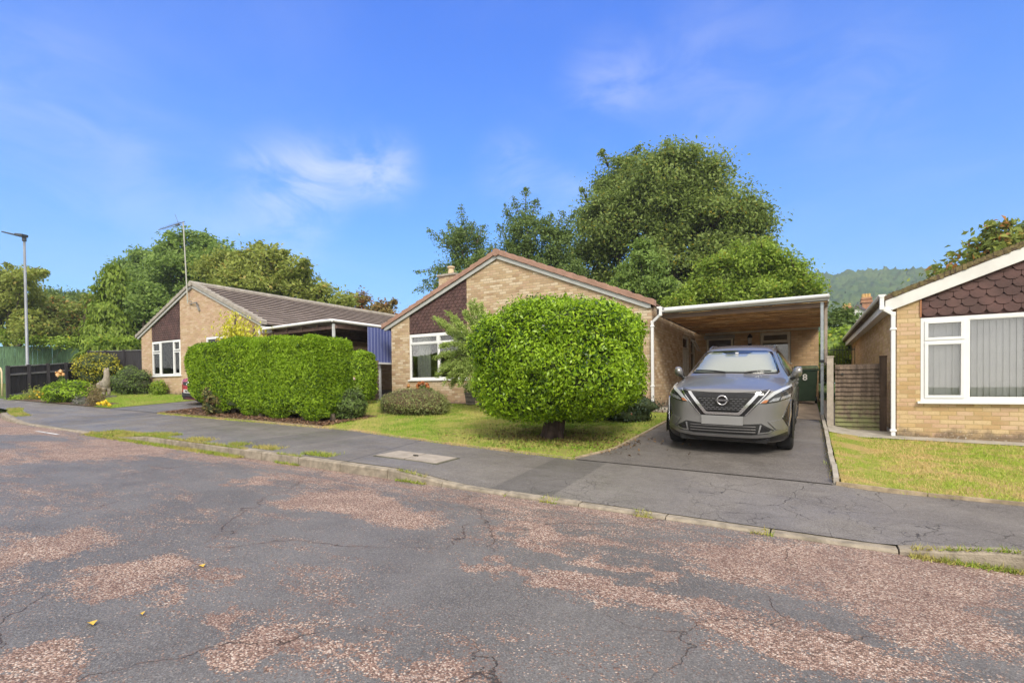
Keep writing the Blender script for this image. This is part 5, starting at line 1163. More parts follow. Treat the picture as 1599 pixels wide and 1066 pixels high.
def louvre(name, label, x0, x1, Y, z0, z1, n, mat, postm, cat='fence', posts=True, post2=None, knot=False, axis=None):
    root = thing(name, ((x0+x1)/2, Y, z0), label, cat); h = (z1-z0)/n; rr = random.Random(3)
    for i in range(n):
        z = z0+i*h; t = rr.uniform(-.006, .006)
        m = MB(); m.add([(x0, Y-.035, z+t), (x1, Y-.035, z-t), (x1, Y+.0, z+h*1.12), (x0, Y+.0, z+h*1.12), (x0, Y-.022, z+t-.004), (x1, Y-.022, z-t-.004), (x1, Y+.014, z+h*1.12), (x0, Y+.014, z+h*1.12)], [(0, 1, 2, 3), (7, 6, 5, 4), (0, 4, 5, 1), (1, 5, 6, 2), (2, 6, 7, 3), (3, 7, 4, 0)])
        m.build('slat', mat, root)
    return root
gy = 12.0
ga = louvre('slatted_gate', 'weathered mossy wooden slatted gate between the carport post and the right bungalow', .50, 1.22, gy, .55, 1.84, 15, gatewood, None, 'gate')
MB().box(.36, .47, gy-.08, gy+.03, .35, 2.0).box(.35, .48, gy-.09, gy+.04, 2.0, 2.025).build('gatepost', P('concrete_post', (.42, .37, .31), .9, .12, 8, .5, dirt=.4), ga)
MB().box(1.22, 1.33, gy-.07, gy+.03, .35, 1.98).box(1.215, 1.335, gy-.08, gy+.04, 1.98, 2.0).build('gatepost', plankmat('dark_post', (.075, .05, .035)), ga)
MB().box(.48, 1.22, gy+.015, gy+.03, .58, .64).box(.48, 1.22, gy+.015, gy+.03, 1.7, 1.78).build('brace', gatewood, ga)
MB().tube([(.62, gy-.045, 1.66), (.62, gy-.03, 1.66)], .022, 12).build('ring_latch', black, ga)
MB().beam((.26, gy+.9, 1.87), (.5, gy-.06, 1.87), .012, .012).beam((.36, gy-.05, 1.9), (.36, gy+.8, 1.9), .02, .03).build('tie_rail', P('weathered_timber', (.36, .30, .25), .8), ga)
lf = louvre('louvred_fence', 'brown louvred fence panel between the rose and the middle bungalow', -13.7, -12.25, 12.3, .95, 2.36, 11, brownf, None)
MB().box(-13.02, -12.94, 12.22, 12.34, .9, 2.4).box(-13.78, -13.7, 12.22, 12.34, .9, 2.4).build('post', brownf, lf)
# street lamp
lpx = Vector(at(44, 590, 9.6)); lx, ly = lpx.x, 9.6; lz = G(lx, ly); ltop = at(38.3, 372, 9.6).z
lamp = thing('street_lamp', (lx, ly, lz), 'grey steel street lamp with a flat angled head, behind the low black fence', 'street lamp')
ltx = at(38.3, 372, 9.6).x
MB().tube([(lx, ly, lz-.1), (lx, ly, lz+1.4), (lx+(ltx-lx)*.25, ly, lz+1.45), (ltx, ly, ltop)], [.09, .09, .065, .05], 12).build('post', P('galvanised_lamp_post', (.26, .28, .31), .5, .12, 2, metal=.3), lamp, smooth=True)
hd = Vector((ltx, ly, ltop)); he = at(8.5, 363, 9.2)
lm = MB(); lm.tube([hd+Vector((0, 0, -.15)), hd+Vector((0, 0, .12))], .09, 10)
lm.beam(hd+Vector((.12, 0, .1)), hd.lerp(he, .35)+Vector((0, 0, .06)), .28, .13, mi=0); lm.beam(hd.lerp(he, .3)+Vector((0, 0, .05)), he, .34, .06)
lm.build('lamp_head', P('dark_lamp_head', (.045, .055, .07), .5), lamp, bevel=.015)
MB().beam(hd.lerp(he, .42)+Vector((0, 0, .005)), hd.lerp(he, .92)+Vector((0, 0, -.025)), .24, .015).build('led_panel', P('lamp_lens', (.3, .32, .34), .3), lamp)
# cream hoop handrail at the left edge
ha = Vector(at(3, 624, 8.6)); hr = thing('hoop_rail', ha, 'cream tubular hoop barrier at the left edge behind the footway', 'barrier')
hz = at(3, 574, 8.6).z
MB().tube([(ha.x-2.2, 8.6, 1.05), (ha.x-2.2, 8.6, hz-.2), (ha.x-2.1, 8.6, hz-.05), (ha.x-1.95, 8.6, hz), (ha.x-.15, 8.6, hz), (ha.x+.0, 8.6, hz-.05), (ha.x+.1, 8.6, hz-.22), (ha.x+.1, 8.6, 1.0)], .035, 10).build('tube', P('cream_paint', (.62, .52, .33), .5), hr, smooth=True)
# railings behind the gate
rl = thing('railings', (1, 19, .9), 'dark green metal railings with greenery behind, in the gap beside the carport', 'railings')
m = MB()
for i in range(34):
    x = -.2+i*.085; m.tube([(x, 20.5, .7), (x, 20.5, at(1310, 541, 20.5).z), ], .011, 6)
zr_ = at(1310, 547, 20.5).z
m.box(-.25, 2.75, 20.48, 20.52, zr_, zr_+.035).box(-.25, 2.75, 20.48, 20.52, 1.0, 1.04)
m.build('bars', P('dark_green_metal', (.03, .055, .03), .5), rl)
shell('climber_bank', 'pale leafy bank of creepers behind the green railings', 'shrub', place(1312, 556, 23), (2.6, .9, 1.0), m_bright, 7000, .16, .12, corem=m_mid, lumps=.1, jit=.15, seed=40)

# ------------------------------------------------------------------ wheelie bin
bn = thing('wheelie_bin', (-.02, 16.6, G(0, 16.6)), 'dark green wheelie bin with a white number 8, beside the grey car', 'bin')
bz = G(0, 16.6); bg_ = P('dark_green_plastic', (.022, .05, .024), .45, .15, 5)
by0 = 16.3
MB().add([(-.25, by0+.03, bz+.08), (.23, by0+.03, bz+.08), (.23, by0+.5, bz+.08), (-.25, by0+.5, bz+.08), (-.31, by0-.03, bz+.98), (.28, by0-.03, bz+.98), (.28, by0+.68, bz+1.0), (-.31, by0+.68, bz+1.0)],
         [(0, 3, 2, 1), (4, 5, 6, 7), (0, 1, 5, 4), (1, 2, 6, 5), (2, 3, 7, 6), (3, 0, 4, 7)]).box(-.33, .30, by0-.05, by0-.02, bz+.92, bz+.98).build('body', bg_, bn, bevel=.02)
MB().add([(-.34, by0-.07, bz+.985), (.31, by0-.07, bz+.985), (.31, by0+.7, bz+1.01), (-.34, by0+.7, bz+1.01), (-.30, by0-.02, bz+1.05), (.27, by0-.02, bz+1.05), (.27, by0+.68, bz+1.09), (-.30, by0+.68, bz+1.09)],
         [(0, 3, 2, 1), (4, 5, 6, 7), (0, 1, 5, 4), (1, 2, 6, 5), (2, 3, 7, 6), (3, 0, 4, 7)]).build('lid', P('pale_green_lid', (.07, .11, .05), .6, .3, 12, dirt=.4), bn, bevel=.012)
for s in (-.27, .24): MB().tube([(s-.03, by0+.6, bz+.1), (s+.03, by0+.6, bz+.1)], .1, 18).build('wheel', black, bn)
text('8', .24, (-.03, by0-.036, bz+.74), P('white_numeral', (.75, .75, .72), .5), bn, 'number', rot=(R(93), 0, 0), bold=.004)

# ------------------------------------------------------------------ access cover, leaves
cov = MB(); 
cp_ = [(-5.72, 5.60), (-4.50, 5.60), (-4.50, 6.16), (-5.72, 6.16)]
cz_ = max(pavez(x, y) for x, y in cp_)
def quad_on(pts, zo): return [(x, y, pavez(x, y)+zo) for x, y in pts]
co_ = thing('access_cover', (-5.1, 5.9, pavez(-5.1, 5.9)), 'pale concrete filled access cover set in the dark footway', 'manhole cover')
MB().add(quad_on(cp_, .010)+quad_on(cp_, -.05), [(0, 1, 2, 3), (0, 4, 5, 1), (1, 5, 6, 2), (2, 6, 7, 3), (3, 7, 4, 0)]).build('frame', P('grassy_iron_frame', (.10, .10, .07), .9, .3), co_)
for a, b in ((-5.69, -5.13), (-5.10, -4.53)):
    q = [(a, 5.63), (b, 5.63), (b, 6.13), (a, 6.13)]
    MB().add(quad_on(q, .017)+quad_on(q, .0), [(0, 1, 2, 3), (0, 4, 5, 1), (1, 5, 6, 2), (2, 6, 7, 3), (3, 7, 4, 0)]).build('slab', P('cover_concrete', (.34, .30, .26), .9, .12, 9, .4, dirt=.3), co_)
MB().box(-5.16, -5.07, 5.87, 5.89, cz_-.01, cz_+.012).build('keyhole', darkm, co_)
lfm = P('fallen_yellow_leaf', (.55, .36, .05), .7, .2)
for i, (px, py, desc) in enumerate(((316, 885, 'yellow fallen leaf lying on the road, topmost of those on the left'), (145, 975, 'yellow fallen leaf nearest the bottom left corner of the road'), (223, 960, 'small yellow fallen leaf just right of the lowest one on the road'))):
    r_ = CR @ Vector(((px-800)/F, 1, (CYP-py)/F)); t = (1.5-.15)/(-.026*r_.x-r_.z); q = r_*t; z = .15-.026*q.x+.008; s = .035 if i < 2 else .022
    tag(MB().add([(q.x-s, q.y, z), (q.x-s*.3, q.y-s*.6, z+.012), (q.x+s, q.y-.01, z+.004), (q.x+s*.2, q.y+s*.6, z+.014)], [(0, 1, 2, 3)]).build('fallen_leaf', lfm), desc, 'leaf', 'yellow leaves fallen on the road')
# white road mark at the far left
tag(sheet('road_marking', [-15.4, -14.2], 4.55, 4.63, 1, lambda x, y: .15-.026*x, P('worn_white_paint', (.5, .5, .5), .8, .3), .005), kind='structure')

# ------------------------------------------------------------------ grass blades and weeds
def blades(name, pts, h, w_, mat, zf=G, zo=.0, lean=.5):
    n = len(pts); z = np.array([zf(x, y) for x, y in pts])+zo; c = np.column_stack([pts, z]); a = np.column_stack([RNG.normal(size=(n, 2))*lean, np.ones(n)]); a = unit(a)
    hh = h*RNG.uniform(.4, 1.3, (n, 1)); s = unit(np.cross(a, RNG.normal(size=(n, 3)))); v = np.empty((n, 3, 3)); v[:, 0] = c-s*w_/2; v[:, 1] = c+s*w_/2; v[:, 2] = c+a*hh
    me = bpy.data.meshes.new(name); me.vertices.add(n*3); me.vertices.foreach_set('co', v.astype('f').ravel()); me.loops.add(n*3); me.loops.foreach_set('vertex_index', np.arange(n*3, dtype='i'))
    me.polygons.add(n); me.polygons.foreach_set('loop_start', np.arange(0, n*3, 3, dtype='i')); me.polygons.foreach_set('loop_total', np.full(n, 3, 'i')); me.update(calc_edges=True); me.materials.append(mat)
    return tag(make_obj(name, me), kind='stuff')
def grassmat(name, c1, c2, straw, f):
    m, t, b = newmat(name); g = NT(t); r = g.island(); p = g.pos(); c = g.mix(r, c1, c2)
    c = g.mix(g.m('MULTIPLY', g.rng(g.noise(p, 1.1, 6, .7, .6), .43, .57), f), c, straw); c = g.mix(g.rng(g.white(g.vec(r, 1., 2.)), .80, .82, 0, .7), c, straw)
    g.put(b.inputs['Base Color'], c); b.inputs['Roughness'].default_value = .8; b.inputs['Specular IOR Level'].default_value = .15; return m
RNG = np.random.default_rng(77)
def inarea(n, x0, x1, y0, y1, test=None):
    p = np.column_stack([RNG.uniform(x0, x1, n), RNG.uniform(y0, y1, n)])
    return p if test is None else p[np.array([test(x, y) for x, y in p])]
gm = grassmat('grass_blades', (.15, .29, .02), (.28, .42, .04), (.52, .43, .16), .7)
gm2 = grassmat('dry_grass_blades', (.24, .35, .03), (.38, .46, .07), (.60, .43, .20), .9)
gm3 = grassmat('lush_grass_blades', (.17, .31, .025), (.28, .42, .05), (.46, .40, .15), .4)
blades('grass', inarea(60000, -12.6, -2.5, 7.05, 12.3, lambda x, y: y > pback(x)+.05 and x < DL(y)-.07 and not (x < -9.4 and y < 9.3)), .055, .008, gm, zo=.015)
blades('dry_grass', inarea(46000, .38, 6.5, 7.08, 11.05), .045, .008, gm2, zo=.015)
blades('lush_grass', inarea(32000, -28.4, -19.6, 7.8, 11.3, lambda x, y: y > 8.55 or x > -21), .06, .009, gm3, zo=.015)
def kerbpts(n, x0, x1, spread, off=0.):
    x = RNG.uniform(x0, x1, n); k = np.array([kerbY(a) for a in x]); return np.column_stack([x, k+off+RNG.normal(size=n)*spread])
def rz_(x, y): return (.15-.026*x) if y < kerbY(x) else pavez(x, y)
def patchy(p, sc, thr, seed):
    g_ = np.random.default_rng(seed); f1, f2 = g_.uniform(2, 5, 2)*sc; return p[(np.sin(p[:, 0]*f1+seed)+np.sin(p[:, 0]*f2*1.7+2*seed)) > thr]
wd = grassmat('weed_blades', (.16, .26, .03), (.30, .36, .06), (.46, .36, .14), .6)
blades('kerb_weeds', np.concatenate([kerbpts(9000, -13.8, -8.0, .055, -.03), patchy(kerbpts(3500, -8, -3, .025, -.01), 1., .9, 2), patchy(kerbpts(1200, -3, .6, .015, -.01), 2.6, 1.1, 3), patchy(kerbpts(2600, .7, 3.2, .03, -.02), 1.3, -.5, 9)]), .06, .008, wd, zf=rz_, lean=.8)
RNG = np.random.default_rng(78)
def verge_pts(n):
    x = RNG.uniform(-23, -19.0, n); return np.column_stack([x, np.array([kerbY(a) for a in x])+.14+RNG.random(n)*.35])
blades('verge_grass', np.concatenate([np.column_stack([RNG.uniform(-13.6, -10.8, 5200), 5.0+RNG.uniform(.1, .75, 5200)*.6]), patchy(np.column_stack([RNG.uniform(-10.8, -6.2, 5000), 5.15+np.abs(RNG.normal(size=5000))*.12]), .8, .2, 5), verge_pts(3200), patchy(np.column_stack([RNG.uniform(.6, 2.6, 700), 5.14+RNG.uniform(0, .05, 700)]), 2., .7, 6)]), .06, .009, wd, zf=pavez, lean=.7)
def edge_pts(n):
    x = RNG.uniform(-9.3, -3.0, n); return np.column_stack([x, np.array([pback(a) for a in x])+.01+RNG.normal(size=n)*.03])
blades('edge_grass', np.concatenate([np.column_stack([RNG.uniform(-16.4, -9.2, 5000), 7.62+RNG.normal(size=5000)*.05]), edge_pts(7000), np.column_stack([RNG.uniform(.35, 7, 4500), 7.06+RNG.normal(size=4500)*.02]), np.column_stack([.30+RNG.normal(size=700)*.03, RNG.uniform(7.1, 12.5, 700)])]), .05, .008, gm2, zf=lambda x, y: G(x, y)+.0)
# mulch chips and leaf litter in the hedge bed and under the bush
def litter(name, pts, s, mat, zf=G, zo=.04):
    n = len(pts); c = np.column_stack([pts, np.array([zf(x, y) for x, y in pts])+zo]); nn = RNG.normal(size=(n, 3))*.4+np.array([0, 0, 1.])
    o = leaves(name, c, nn, s*RNG.uniform(.5, 1.4, n), s*.5, mat); return tag(o, kind='stuff')
litter('bark_mulch', inarea(4200, -16.4, -9.3, 7.68, 9.3), .07, leafmat('mulch_chips', (.14, .075, .045), (.28, .17, .10), trans=0.))
litter('leaf_litter', np.column_stack([-4.0+RNG.normal(size=1500)*.8, 8.4+RNG.normal(size=1500)*.45]), .06, leafmat('dead_leaves', (.14, .075, .04), (.24, .15, .06), trans=0.), zo=.03)
# ------------------------------------------------------------------ cars
XC = [0, .28, .50, .66, .78, .875]
TOP = [  # rows from the bonnet edge to the tail: six (x, y, z) from the centre line to the shoulder crest
 [(0,-.880,.935),(.28,-.872,.935),(.50,-.835,.935),(.64,-.765,.935),(.755,-.64,.935),(.85,-.42,.93)],
 [(0,-.82,.985),(.28,-.81,.985),(.50,-.77,.98),(.65,-.68,.972),(.77,-.54,.965),(.868,-.28,.95)],
 [(0,-.45,1.055),(.30,-.44,1.05),(.52,-.41,1.04),(.68,-.36,1.025),(.80,-.26,1.0),(.888,-.03,.965)],
 [(0,-.10,1.11),(.31,-.09,1.105),(.54,-.05,1.09),(.70,.0,1.068),(.815,.1,1.03),(.900,.25,.975)],
 [(0,.10,1.135),(.33,.13,1.13),(.57,.20,1.112),(.725,.32,1.085),(.83,.42,1.04),(.908,.55,.985)],
 [(0,.16,1.165),(.33,.19,1.16),(.57,.26,1.142),(.725,.38,1.115),(.84,.50,1.045),(.910,.62,.985)],
 [(0,.56,1.375),(.31,.59,1.37),(.53,.66,1.352),(.655,.76,1.318),(.845,.85,1.05),(.914,.92,.985)],
 [(0,.98,1.545),(.29,1.00,1.54),(.48,1.05,1.525),(.585,1.13,1.49),(.848,1.2,1.055),(.917,1.2,.987)],
 [(0,1.08,1.57),(.29,1.10,1.565),(.48,1.15,1.55),(.585,1.23,1.515),(.85,1.3,1.057),(.918,1.3,.988)],
 [(0,1.7,1.61),(.29,1.7,1.605),(.48,1.7,1.59),(.585,1.7,1.555),(.85,1.7,1.06),(.92,1.7,.99)],
 [(0,2.35,1.60),(.29,2.35,1.595),(.48,2.35,1.58),(.58,2.35,1.545),(.845,2.3,1.08),(.92,2.3,.995)],
 [(0,2.95,1.54),(.29,2.95,1.535),(.46,2.93,1.52),(.55,2.9,1.48),(.82,2.85,1.12),(.912,2.8,1.01)],
 [(0,3.12,1.50),(.29,3.11,1.49),(.46,3.08,1.47),(.545,3.03,1.43),(.80,2.98,1.13),(.905,2.95,1.01)],
 [(0,3.40,1.12),(.29,3.39,1.115),(.50,3.36,1.11),(.63,3.31,1.09),(.77,3.22,1.06),(.88,3.1,1.0)],
 [(0,3.50,1.00),(.29,3.49,1.0),(.50,3.46,.99),(.66,3.40,.98),(.77,3.32,.97),(.86,3.18,.965)]]
ZL = [.84, .72, .60, .47, .36, .27, .20]
DYF = [-.022, -.034, -.035, -.045, -.055, -.035, .06]
DXS = [.010, .004, .012, .020, .018, .004, -.06]
def body_mesh():
    v = []; idx = {}
    def add(p):
        k = (round(p[0], 4), round(p[1], 4), round(p[2], 4))
        if k not in idx: idx[k] = len(v); v.append(p)
        return idx[k]
    f = []
    for s in (1, -1):
        T = [[add((s*x, y, z)) for x, y, z in row] for row in TOP]
        for a in range(len(T)-1):
            for b in range(5): f.append((T[a][b], T[a][b+1], T[a+1][b+1], T[a+1][b]) if s > 0 else (T[a][b+1], T[a][b], T[a+1][b], T[a+1][b+1]))
        per = [(i, 0) for i in range(6)]+[(5, j) for j in range(1, len(TOP))]+[(i, len(TOP)-1) for i in range(4, -1, -1)]
        cols = []
        for (i, j) in per:
            x, y, z = TOP[j][i]; col = [add((s*x, y, z))]
            front = j == 0; back = j == len(TOP)-1
            for k, zz in enumerate(ZL):
                if front:
                    wgt = 1 if i < 4 else (.8 if i == 4 else .3); nx = x+(0 if i < 4 else (.015 if i == 4 else .035))*(1 if k < 6 else -.5)
                    if k == 6: nx = x*.97
                    col.append(add((s*nx, y+DYF[k]*wgt+(0), zz)))
                elif back:
                    wgt = [1, 1, 1, .9, .7, .2][i]; col.append(add((s*(x+(.0 if i < 4 else .02)), y+[.02, .03, .05, .09, .09, .05, -.05][k]*wgt, zz)))
                else:
                    xx = x+DXS[k]; col.append(add((s*xx, y, zz)))
            cols.append(col)
        for a, b in zip(cols, cols[1:]):
            for k in range(len(ZL)): f.append((a[k], a[k+1], b[k+1], b[k]) if s > 0 else (a[k+1], a[k], b[k], b[k+1]))
    me = bpy.data.meshes.new('cage'); me.from_pydata(v, [], f)
    o = bpy.data.objects.new('cage', me); link(o); m = o.modifiers.new('s', 'SUBSURF'); m.levels = m.render_levels = 3
    bpy.context.view_layer.update(); m2 = bpy.data.meshes.new_from_object(o.evaluated_get(bpy.context.evaluated_depsgraph_get())); bpy.data.objects.remove(o)
    return m2
def make_car(loc, rot, label, paint, full=True, name='parked_car', group=None, scale=None, plate=None):
    root = thing(name, loc, label, 'car', group, rot=rot)
    if scale: root.scale = scale
    me = body_mesh(); bm = bmesh.new(); bm.from_mesh(me)
    bmesh.ops.recalc_face_normals(bm, faces=bm.faces)
    bvh = BVHTree.FromBMesh(bm)
    kill = [f for f in bm.faces if any(math.hypot(f.calc_center_median().y-wy, f.calc_center_median().z-.33) < .385 for wy in (0, 2.665)) and abs(f.calc_center_median().x) > .6]
    bmesh.ops.delete(bm, geom=kill, context='FACES')
    bm.to_mesh(me); bm.free(); me.materials.append(paint); me.name = 'body'
    body = make_obj('body', me, root, True); body.data.shade_smooth()
    from mathutils.geometry import delaunay_2d_cdt
    def decal(name, poly, mat, parent=None, off=.004, d='front', th=.012, res=.03, mirror=True, smooth=False):
        outs = []
        for s in ((1, -1) if mirror else (1,)):
            P_ = [Vector((x, z)) for x, z in poly]; E_ = []
            dense = []
            for a, b in zip(P_, P_[1:]+P_[:1]):
                k = max(1, int((b-a).length/res))
                dense += [a.lerp(b, i/k) for i in range(k)]
            n = len(dense); xs_ = [p.x for p in dense]; zs_ = [p.y for p in dense]; extra = []
            x = min(xs_)+res
            def inside(q):
                c = False; j = n-1
                for i in range(n):
                    if (dense[i].y > q.y) != (dense[j].y > q.y) and q.x < (dense[j].x-dense[i].x)*(q.y-dense[i].y)/(dense[j].y-dense[i].y)+dense[i].x: c = not c
                    j = i
                return c
            while x < max(xs_):
                z = min(zs_)+res
                while z < max(zs_):
                    q = Vector((x, z))
                    if inside(q) and min((q-p).length for p in dense) > res*.5: extra.append(q)
                    z += res
                x += res
            vv, _, ff, *_r = delaunay_2d_cdt(dense+extra, [(i, (i+1) % n) for i in range(n)], [], 1, 1e-6)
            pts = []
            for q in vv:
                if d == 'front': o_, dr = Vector((s*q.x, -3, q.y)), Vector((0, 1, 0))
                elif d == 'side': o_, dr = Vector((s*3, q.x, q.y)), Vector((-s, 0, 0))
                elif d == 'top': o_, dr = Vector((s*q.x, q.y, 4)), Vector((0, 0, -1))
                h, nr, _, _ = bvh.ray_cast(o_, dr)
                if h is None:
                    h, nr, _, _ = bvh.find_nearest(Vector((s*q.x*.97, -.3, q.y)) if d == 'front' else o_)
                if nr.dot(dr) > 0: nr = -nr
                pts.append((h+nr*off, h-nr*(th-off)))
            k = len(pts); fl = [tuple(t) for t in ff]
            cnt = {}
            for t in fl:
                for a, b in zip(t, t[1:]+t[:1]): cnt[(a, b)] = 1
            side = [(a, b, b+k, a+k) for (a, b) in cnt if (b, a) not in cnt]
            mb_ = MB(); mb_.add([p[0] for p in pts]+[p[1] for p in pts], fl+[tuple(i+k for i in reversed(t)) for t in fl]+side)
            o = mb_.build(name, mat, parent or root, local=True); outs.append(o)
            if smooth: o.data.shade_smooth()
        return outs
    blk = P('car_black_plastic', (.012, .012, .013), .35, .1, 8); gloss = P('car_gloss_black', (.01, .01, .011), .08, .05, 8)
    chrome = P('car_chrome', (.66, .66, .67), .16, .02, 4, metal=1.)
    rubber = P('tyre_rubber', (.018, .018, .018), .85, .2, 14); alloy = P('alloy_grey', (.35, .35, .36), .3, .05, 5, metal=.9)
    wsm = car_glass
    # glass
    decal('windscreen', [(0, 1.155), (.40, 1.152), (.655, 1.145), (.70, 1.16), (.66, 1.26), (.585, 1.42), (.545, 1.475), (.46, 1.50), (.2, 1.515), (0, 1.517)][::1] and
          [(-.66, 1.142), (-.4, 1.152), (0, 1.158), (.4, 1.152), (.66, 1.142), (.685, 1.165), (.64, 1.28), (.575, 1.42), (.535, 1.485), (.45, 1.51), (0, 1.522), (-.45, 1.51), (-.535, 1.485), (-.575, 1.42), (-.64, 1.28), (-.685, 1.165)], gloss, off=.003, mirror=False, res=.04, smooth=True)
    decal('windscreen_glass', [(-.63, 1.165), (-.4, 1.175), (0, 1.18), (.4, 1.175), (.63, 1.165), (.645, 1.185), (.60, 1.29), (.54, 1.42), (.50, 1.475), (.25, 1.485), (.17, 1.455), (-.17, 1.455), (-.25, 1.485), (-.50, 1.475), (-.54, 1.42), (-.60, 1.29), (-.645, 1.185)], wsm, off=.006, mirror=False, res=.04, smooth=True)
    decal('side_window', [(.62, 1.09), (1.75, 1.10), (2.75, 1.15), (2.95, 1.22), (2.75, 1.42), (2.3, 1.49), (1.6, 1.51), (1.22, 1.47), (.85, 1.28)], gloss, d='side', off=.004, smooth=True)
    decal('window_trim', [(.55, 1.055), (1.75, 1.065), (2.85, 1.12), (2.85, 1.14), (1.75, 1.085), (.55, 1.075)], chrome, d='side', off=.01)
    decal('sill_cladding', [(.42, .22), (2.28, .22), (2.28, .42), (.42, .42)], blk, d='side', off=.012)
    # wheels
    for wy in (0, 2.665):
        for s in (-1, 1):
            t_ = MB(); prof = [(.235, -.11), (.30, -.118), (.335, -.105), (.347, -.07), (.35, 0), (.347, .07), (.335, .105), (.30, .118), (.235, .11)]
            n = 40; vs = []
            for a in range(n):
                an = 2*math.pi*a/n; vs += [(s*.80+x, wy+r_*math.cos(an), .345+r_*math.sin(an)) for r_, x in prof]
            k = len(prof); t_.add(vs, [(a*k+b, a*k+(b+1) % k, ((a+1) % n)*k+(b+1) % k, ((a+1) % n)*k+b) for a in range(n) for b in range(k)])
            w_ = t_.build('wheel', rubber, root, smooth=True, local=True)
            for gx in (-.06, -.02, .02, .06):      # tread grooves
                pass
            rim = MB(); rim.tube([(s*.70, wy, .345), (s*.90, wy, .345)], .238, 30)
            for a in range(5):
                an = 2*math.pi*a/5+.3; c0 = Vector((s*.905, wy, .345)); c1 = c0+Vector((0, math.cos(an)*.225, math.sin(an)*.225)); rim.beam(c0, c1, .05, .02, up=(1, 0, 0))
            rim.tube([(s*.90, wy, .345), (s*.918, wy, .345)], .05, 14)
            rim.build('rim', alloy, w_, local=True)
            ar = MB(); n = 26; vs = []
            for a in range(n+1):
                an = -.25+(math.pi+.5)*a/n
                for r_, xx in ((.372, .895), (.372, .944), (.425, .944), (.445, .925)): 
                    vs.append((s*(xx-.02*(1 if wy == 0 else .2)), wy+r_*math.cos(an), .33+r_*math.sin(an)))
            ar.add(vs, [(a*4+b, a*4+b+1, a*4+b+5, a*4+b+4) for a in range(n) for b in range(3)])
            ar.build('wheel_arch', blk, root, smooth=True, local=True)
    ub = MB(); ub.box(-.62, .62, -.80, 3.42, .22, .55).box(-.84, .84, .42, 2.25, .22, .5).box(-.6, .6, -.82, -.6, .2, .55)
    ub.build('underbody', blk, root, local=True)
    # front
    decal('bonnet_line', [(-.60, .975), (-.45, .945), (-.2, .934), (0, .932), (.2, .934), (.45, .945), (.60, .975), (.60, .969), (.45, .939), (.2, .928), (0, .926), (-.2, .928), (-.45, .939), (-.60, .969)], darkm, mirror=False, off=.003)
    # dark field that carries the v-shaped chrome
    if full: decal('grille_surround', [(0, .925), (.45, .933), (.60, .955), (.64, .95), (.30, .60), (0, .60)][::-1] and [(-.60, .958), (-.45, .931), (0, .922), (.45, .931), (.60, .958), (.63, .945), (.315, .595), (-.315, .595), (-.63, .945)], gloss, mirror=False, off=.006)
    gr_ = decal('grille', [(-.41, .865), (.41, .865), (.33, .74), (-.33, .74)] if not full else [(-.41, .865), (.41, .865), (.245, .675), (-.245, .675)], P('grille_black', (.006, .006, .006), .6), mirror=False, off=.010)[0]
    sg = P('grille_studs', (.30, .31, .33), .25, .05, 5, metal=.6)
    st = MB()
    for r_, z in enumerate((.842, .812, .780, .748, .716, .690)):
        hw = .40-(.865-z)*.86; n = 11; off = .5*(r_ % 2)
        for i in range(-n, n+1):
            x = (i+off)*.062
            if not full and z < .75: continue
            if abs(x)+.02 > hw or (abs(x) < .10 and abs(z-.82) < .08): continue
            h, nr, _, _ = bvh.ray_cast(Vector((x, -3, z)), Vector((0, 1, 0)))
            st.beam((x-.020, h.y-.017, z+.0), (x+.020, h.y-.017, z+.0), .008, .007)
    st.build('grille_studs', sg, gr_, local=True)
    V1 = [(.43, .928), (.515, .938), (.262, .632), (.225, .612), (0, .612), (0, .648), (.205, .648)]
    if full: decal('chrome_v', [(.45, .929), (.505, .936), (.258, .628), (.228, .610), (-.228, .610), (-.258, .628), (-.505, .936), (-.45, .929), (-.222, .655), (-.20, .645), (.20, .645), (.222, .655)], chrome, mirror=False, off=.022, th=.02, res=.025)
    if full: decal('chrome_line', [(.598, .960), (.614, .957), (.314, .600), (.300, .600)], chrome, off=.016, th=.012)
    # badge
    h0, _, _, _ = bvh.ray_cast(Vector((0, -3, .82)), Vector((0, 1, 0))); by_ = h0.y-.035
    bd = MB(); n = 36; vs = []
    for a in range(n):
        an = 2*math.pi*a/n
        for r_, dy in ((.058, 0), (.060, -.012), (.074, -.012), (.078, 0)): vs.append((r_*math.cos(an), by_+dy, .822+r_*math.sin(an)*.98))
    bd.add(vs, [(a*4+b, a*4+b+1, ((a+1) % n)*4+b+1, ((a+1) % n)*4+b) for a in range(n) for b in range(3)])
    bo = bd.build('badge', chrome, root, smooth=True, local=True)
    MB().tube([(0, by_+.004, .822), (0, by_+.02, .822)], .058, 30).build('badge_plate', gloss, bo, local=True)
    if full:
        MB().box(-.088, .088, by_-.014, by_-.002, .807, .837).build('badge_bar', P('badge_bar_dark', (.10, .10, .11), .3), bo, local=True, bevel=.003)
        text('NISSAN', .030, (0, by_-.016, .822), chrome, bo, 'badge_lettering', local=True, depth=.001, sx=1.2)
    # plate
    hp, _, _, _ = bvh.ray_cast(Vector((.26, -3, .53)), Vector((0, 1, 0))); py_ = min(hp.y, h0.y)-.03
    pl = MB().box(-.285, .285, py_-.006, py_+.012, .462, .592).box(-.27, .27, py_+.012, py_+.07, .48, .58).build('number_plate', P('blurred_grey_plate', (.24, .24, .24), .55, .03, 2) if full else P('white_plate', (.62, .62, .60), .5, .02), root, local=True, bevel=.004)
    if plate: text(plate, .105, (0, py_-.010, .527), black, pl, 'plate_lettering', local=True, bold=.002)
    # lamps
    lampb = P('lamp_dark_housing', (.030, .032, .035), .12, .2, 14); lens = P('lamp_lens_grey', (.30, .31, .33), .12, .3, 30, metal=.3); drl = P('daylight_strip', (.44, .46, .48), .15, .05, 5)
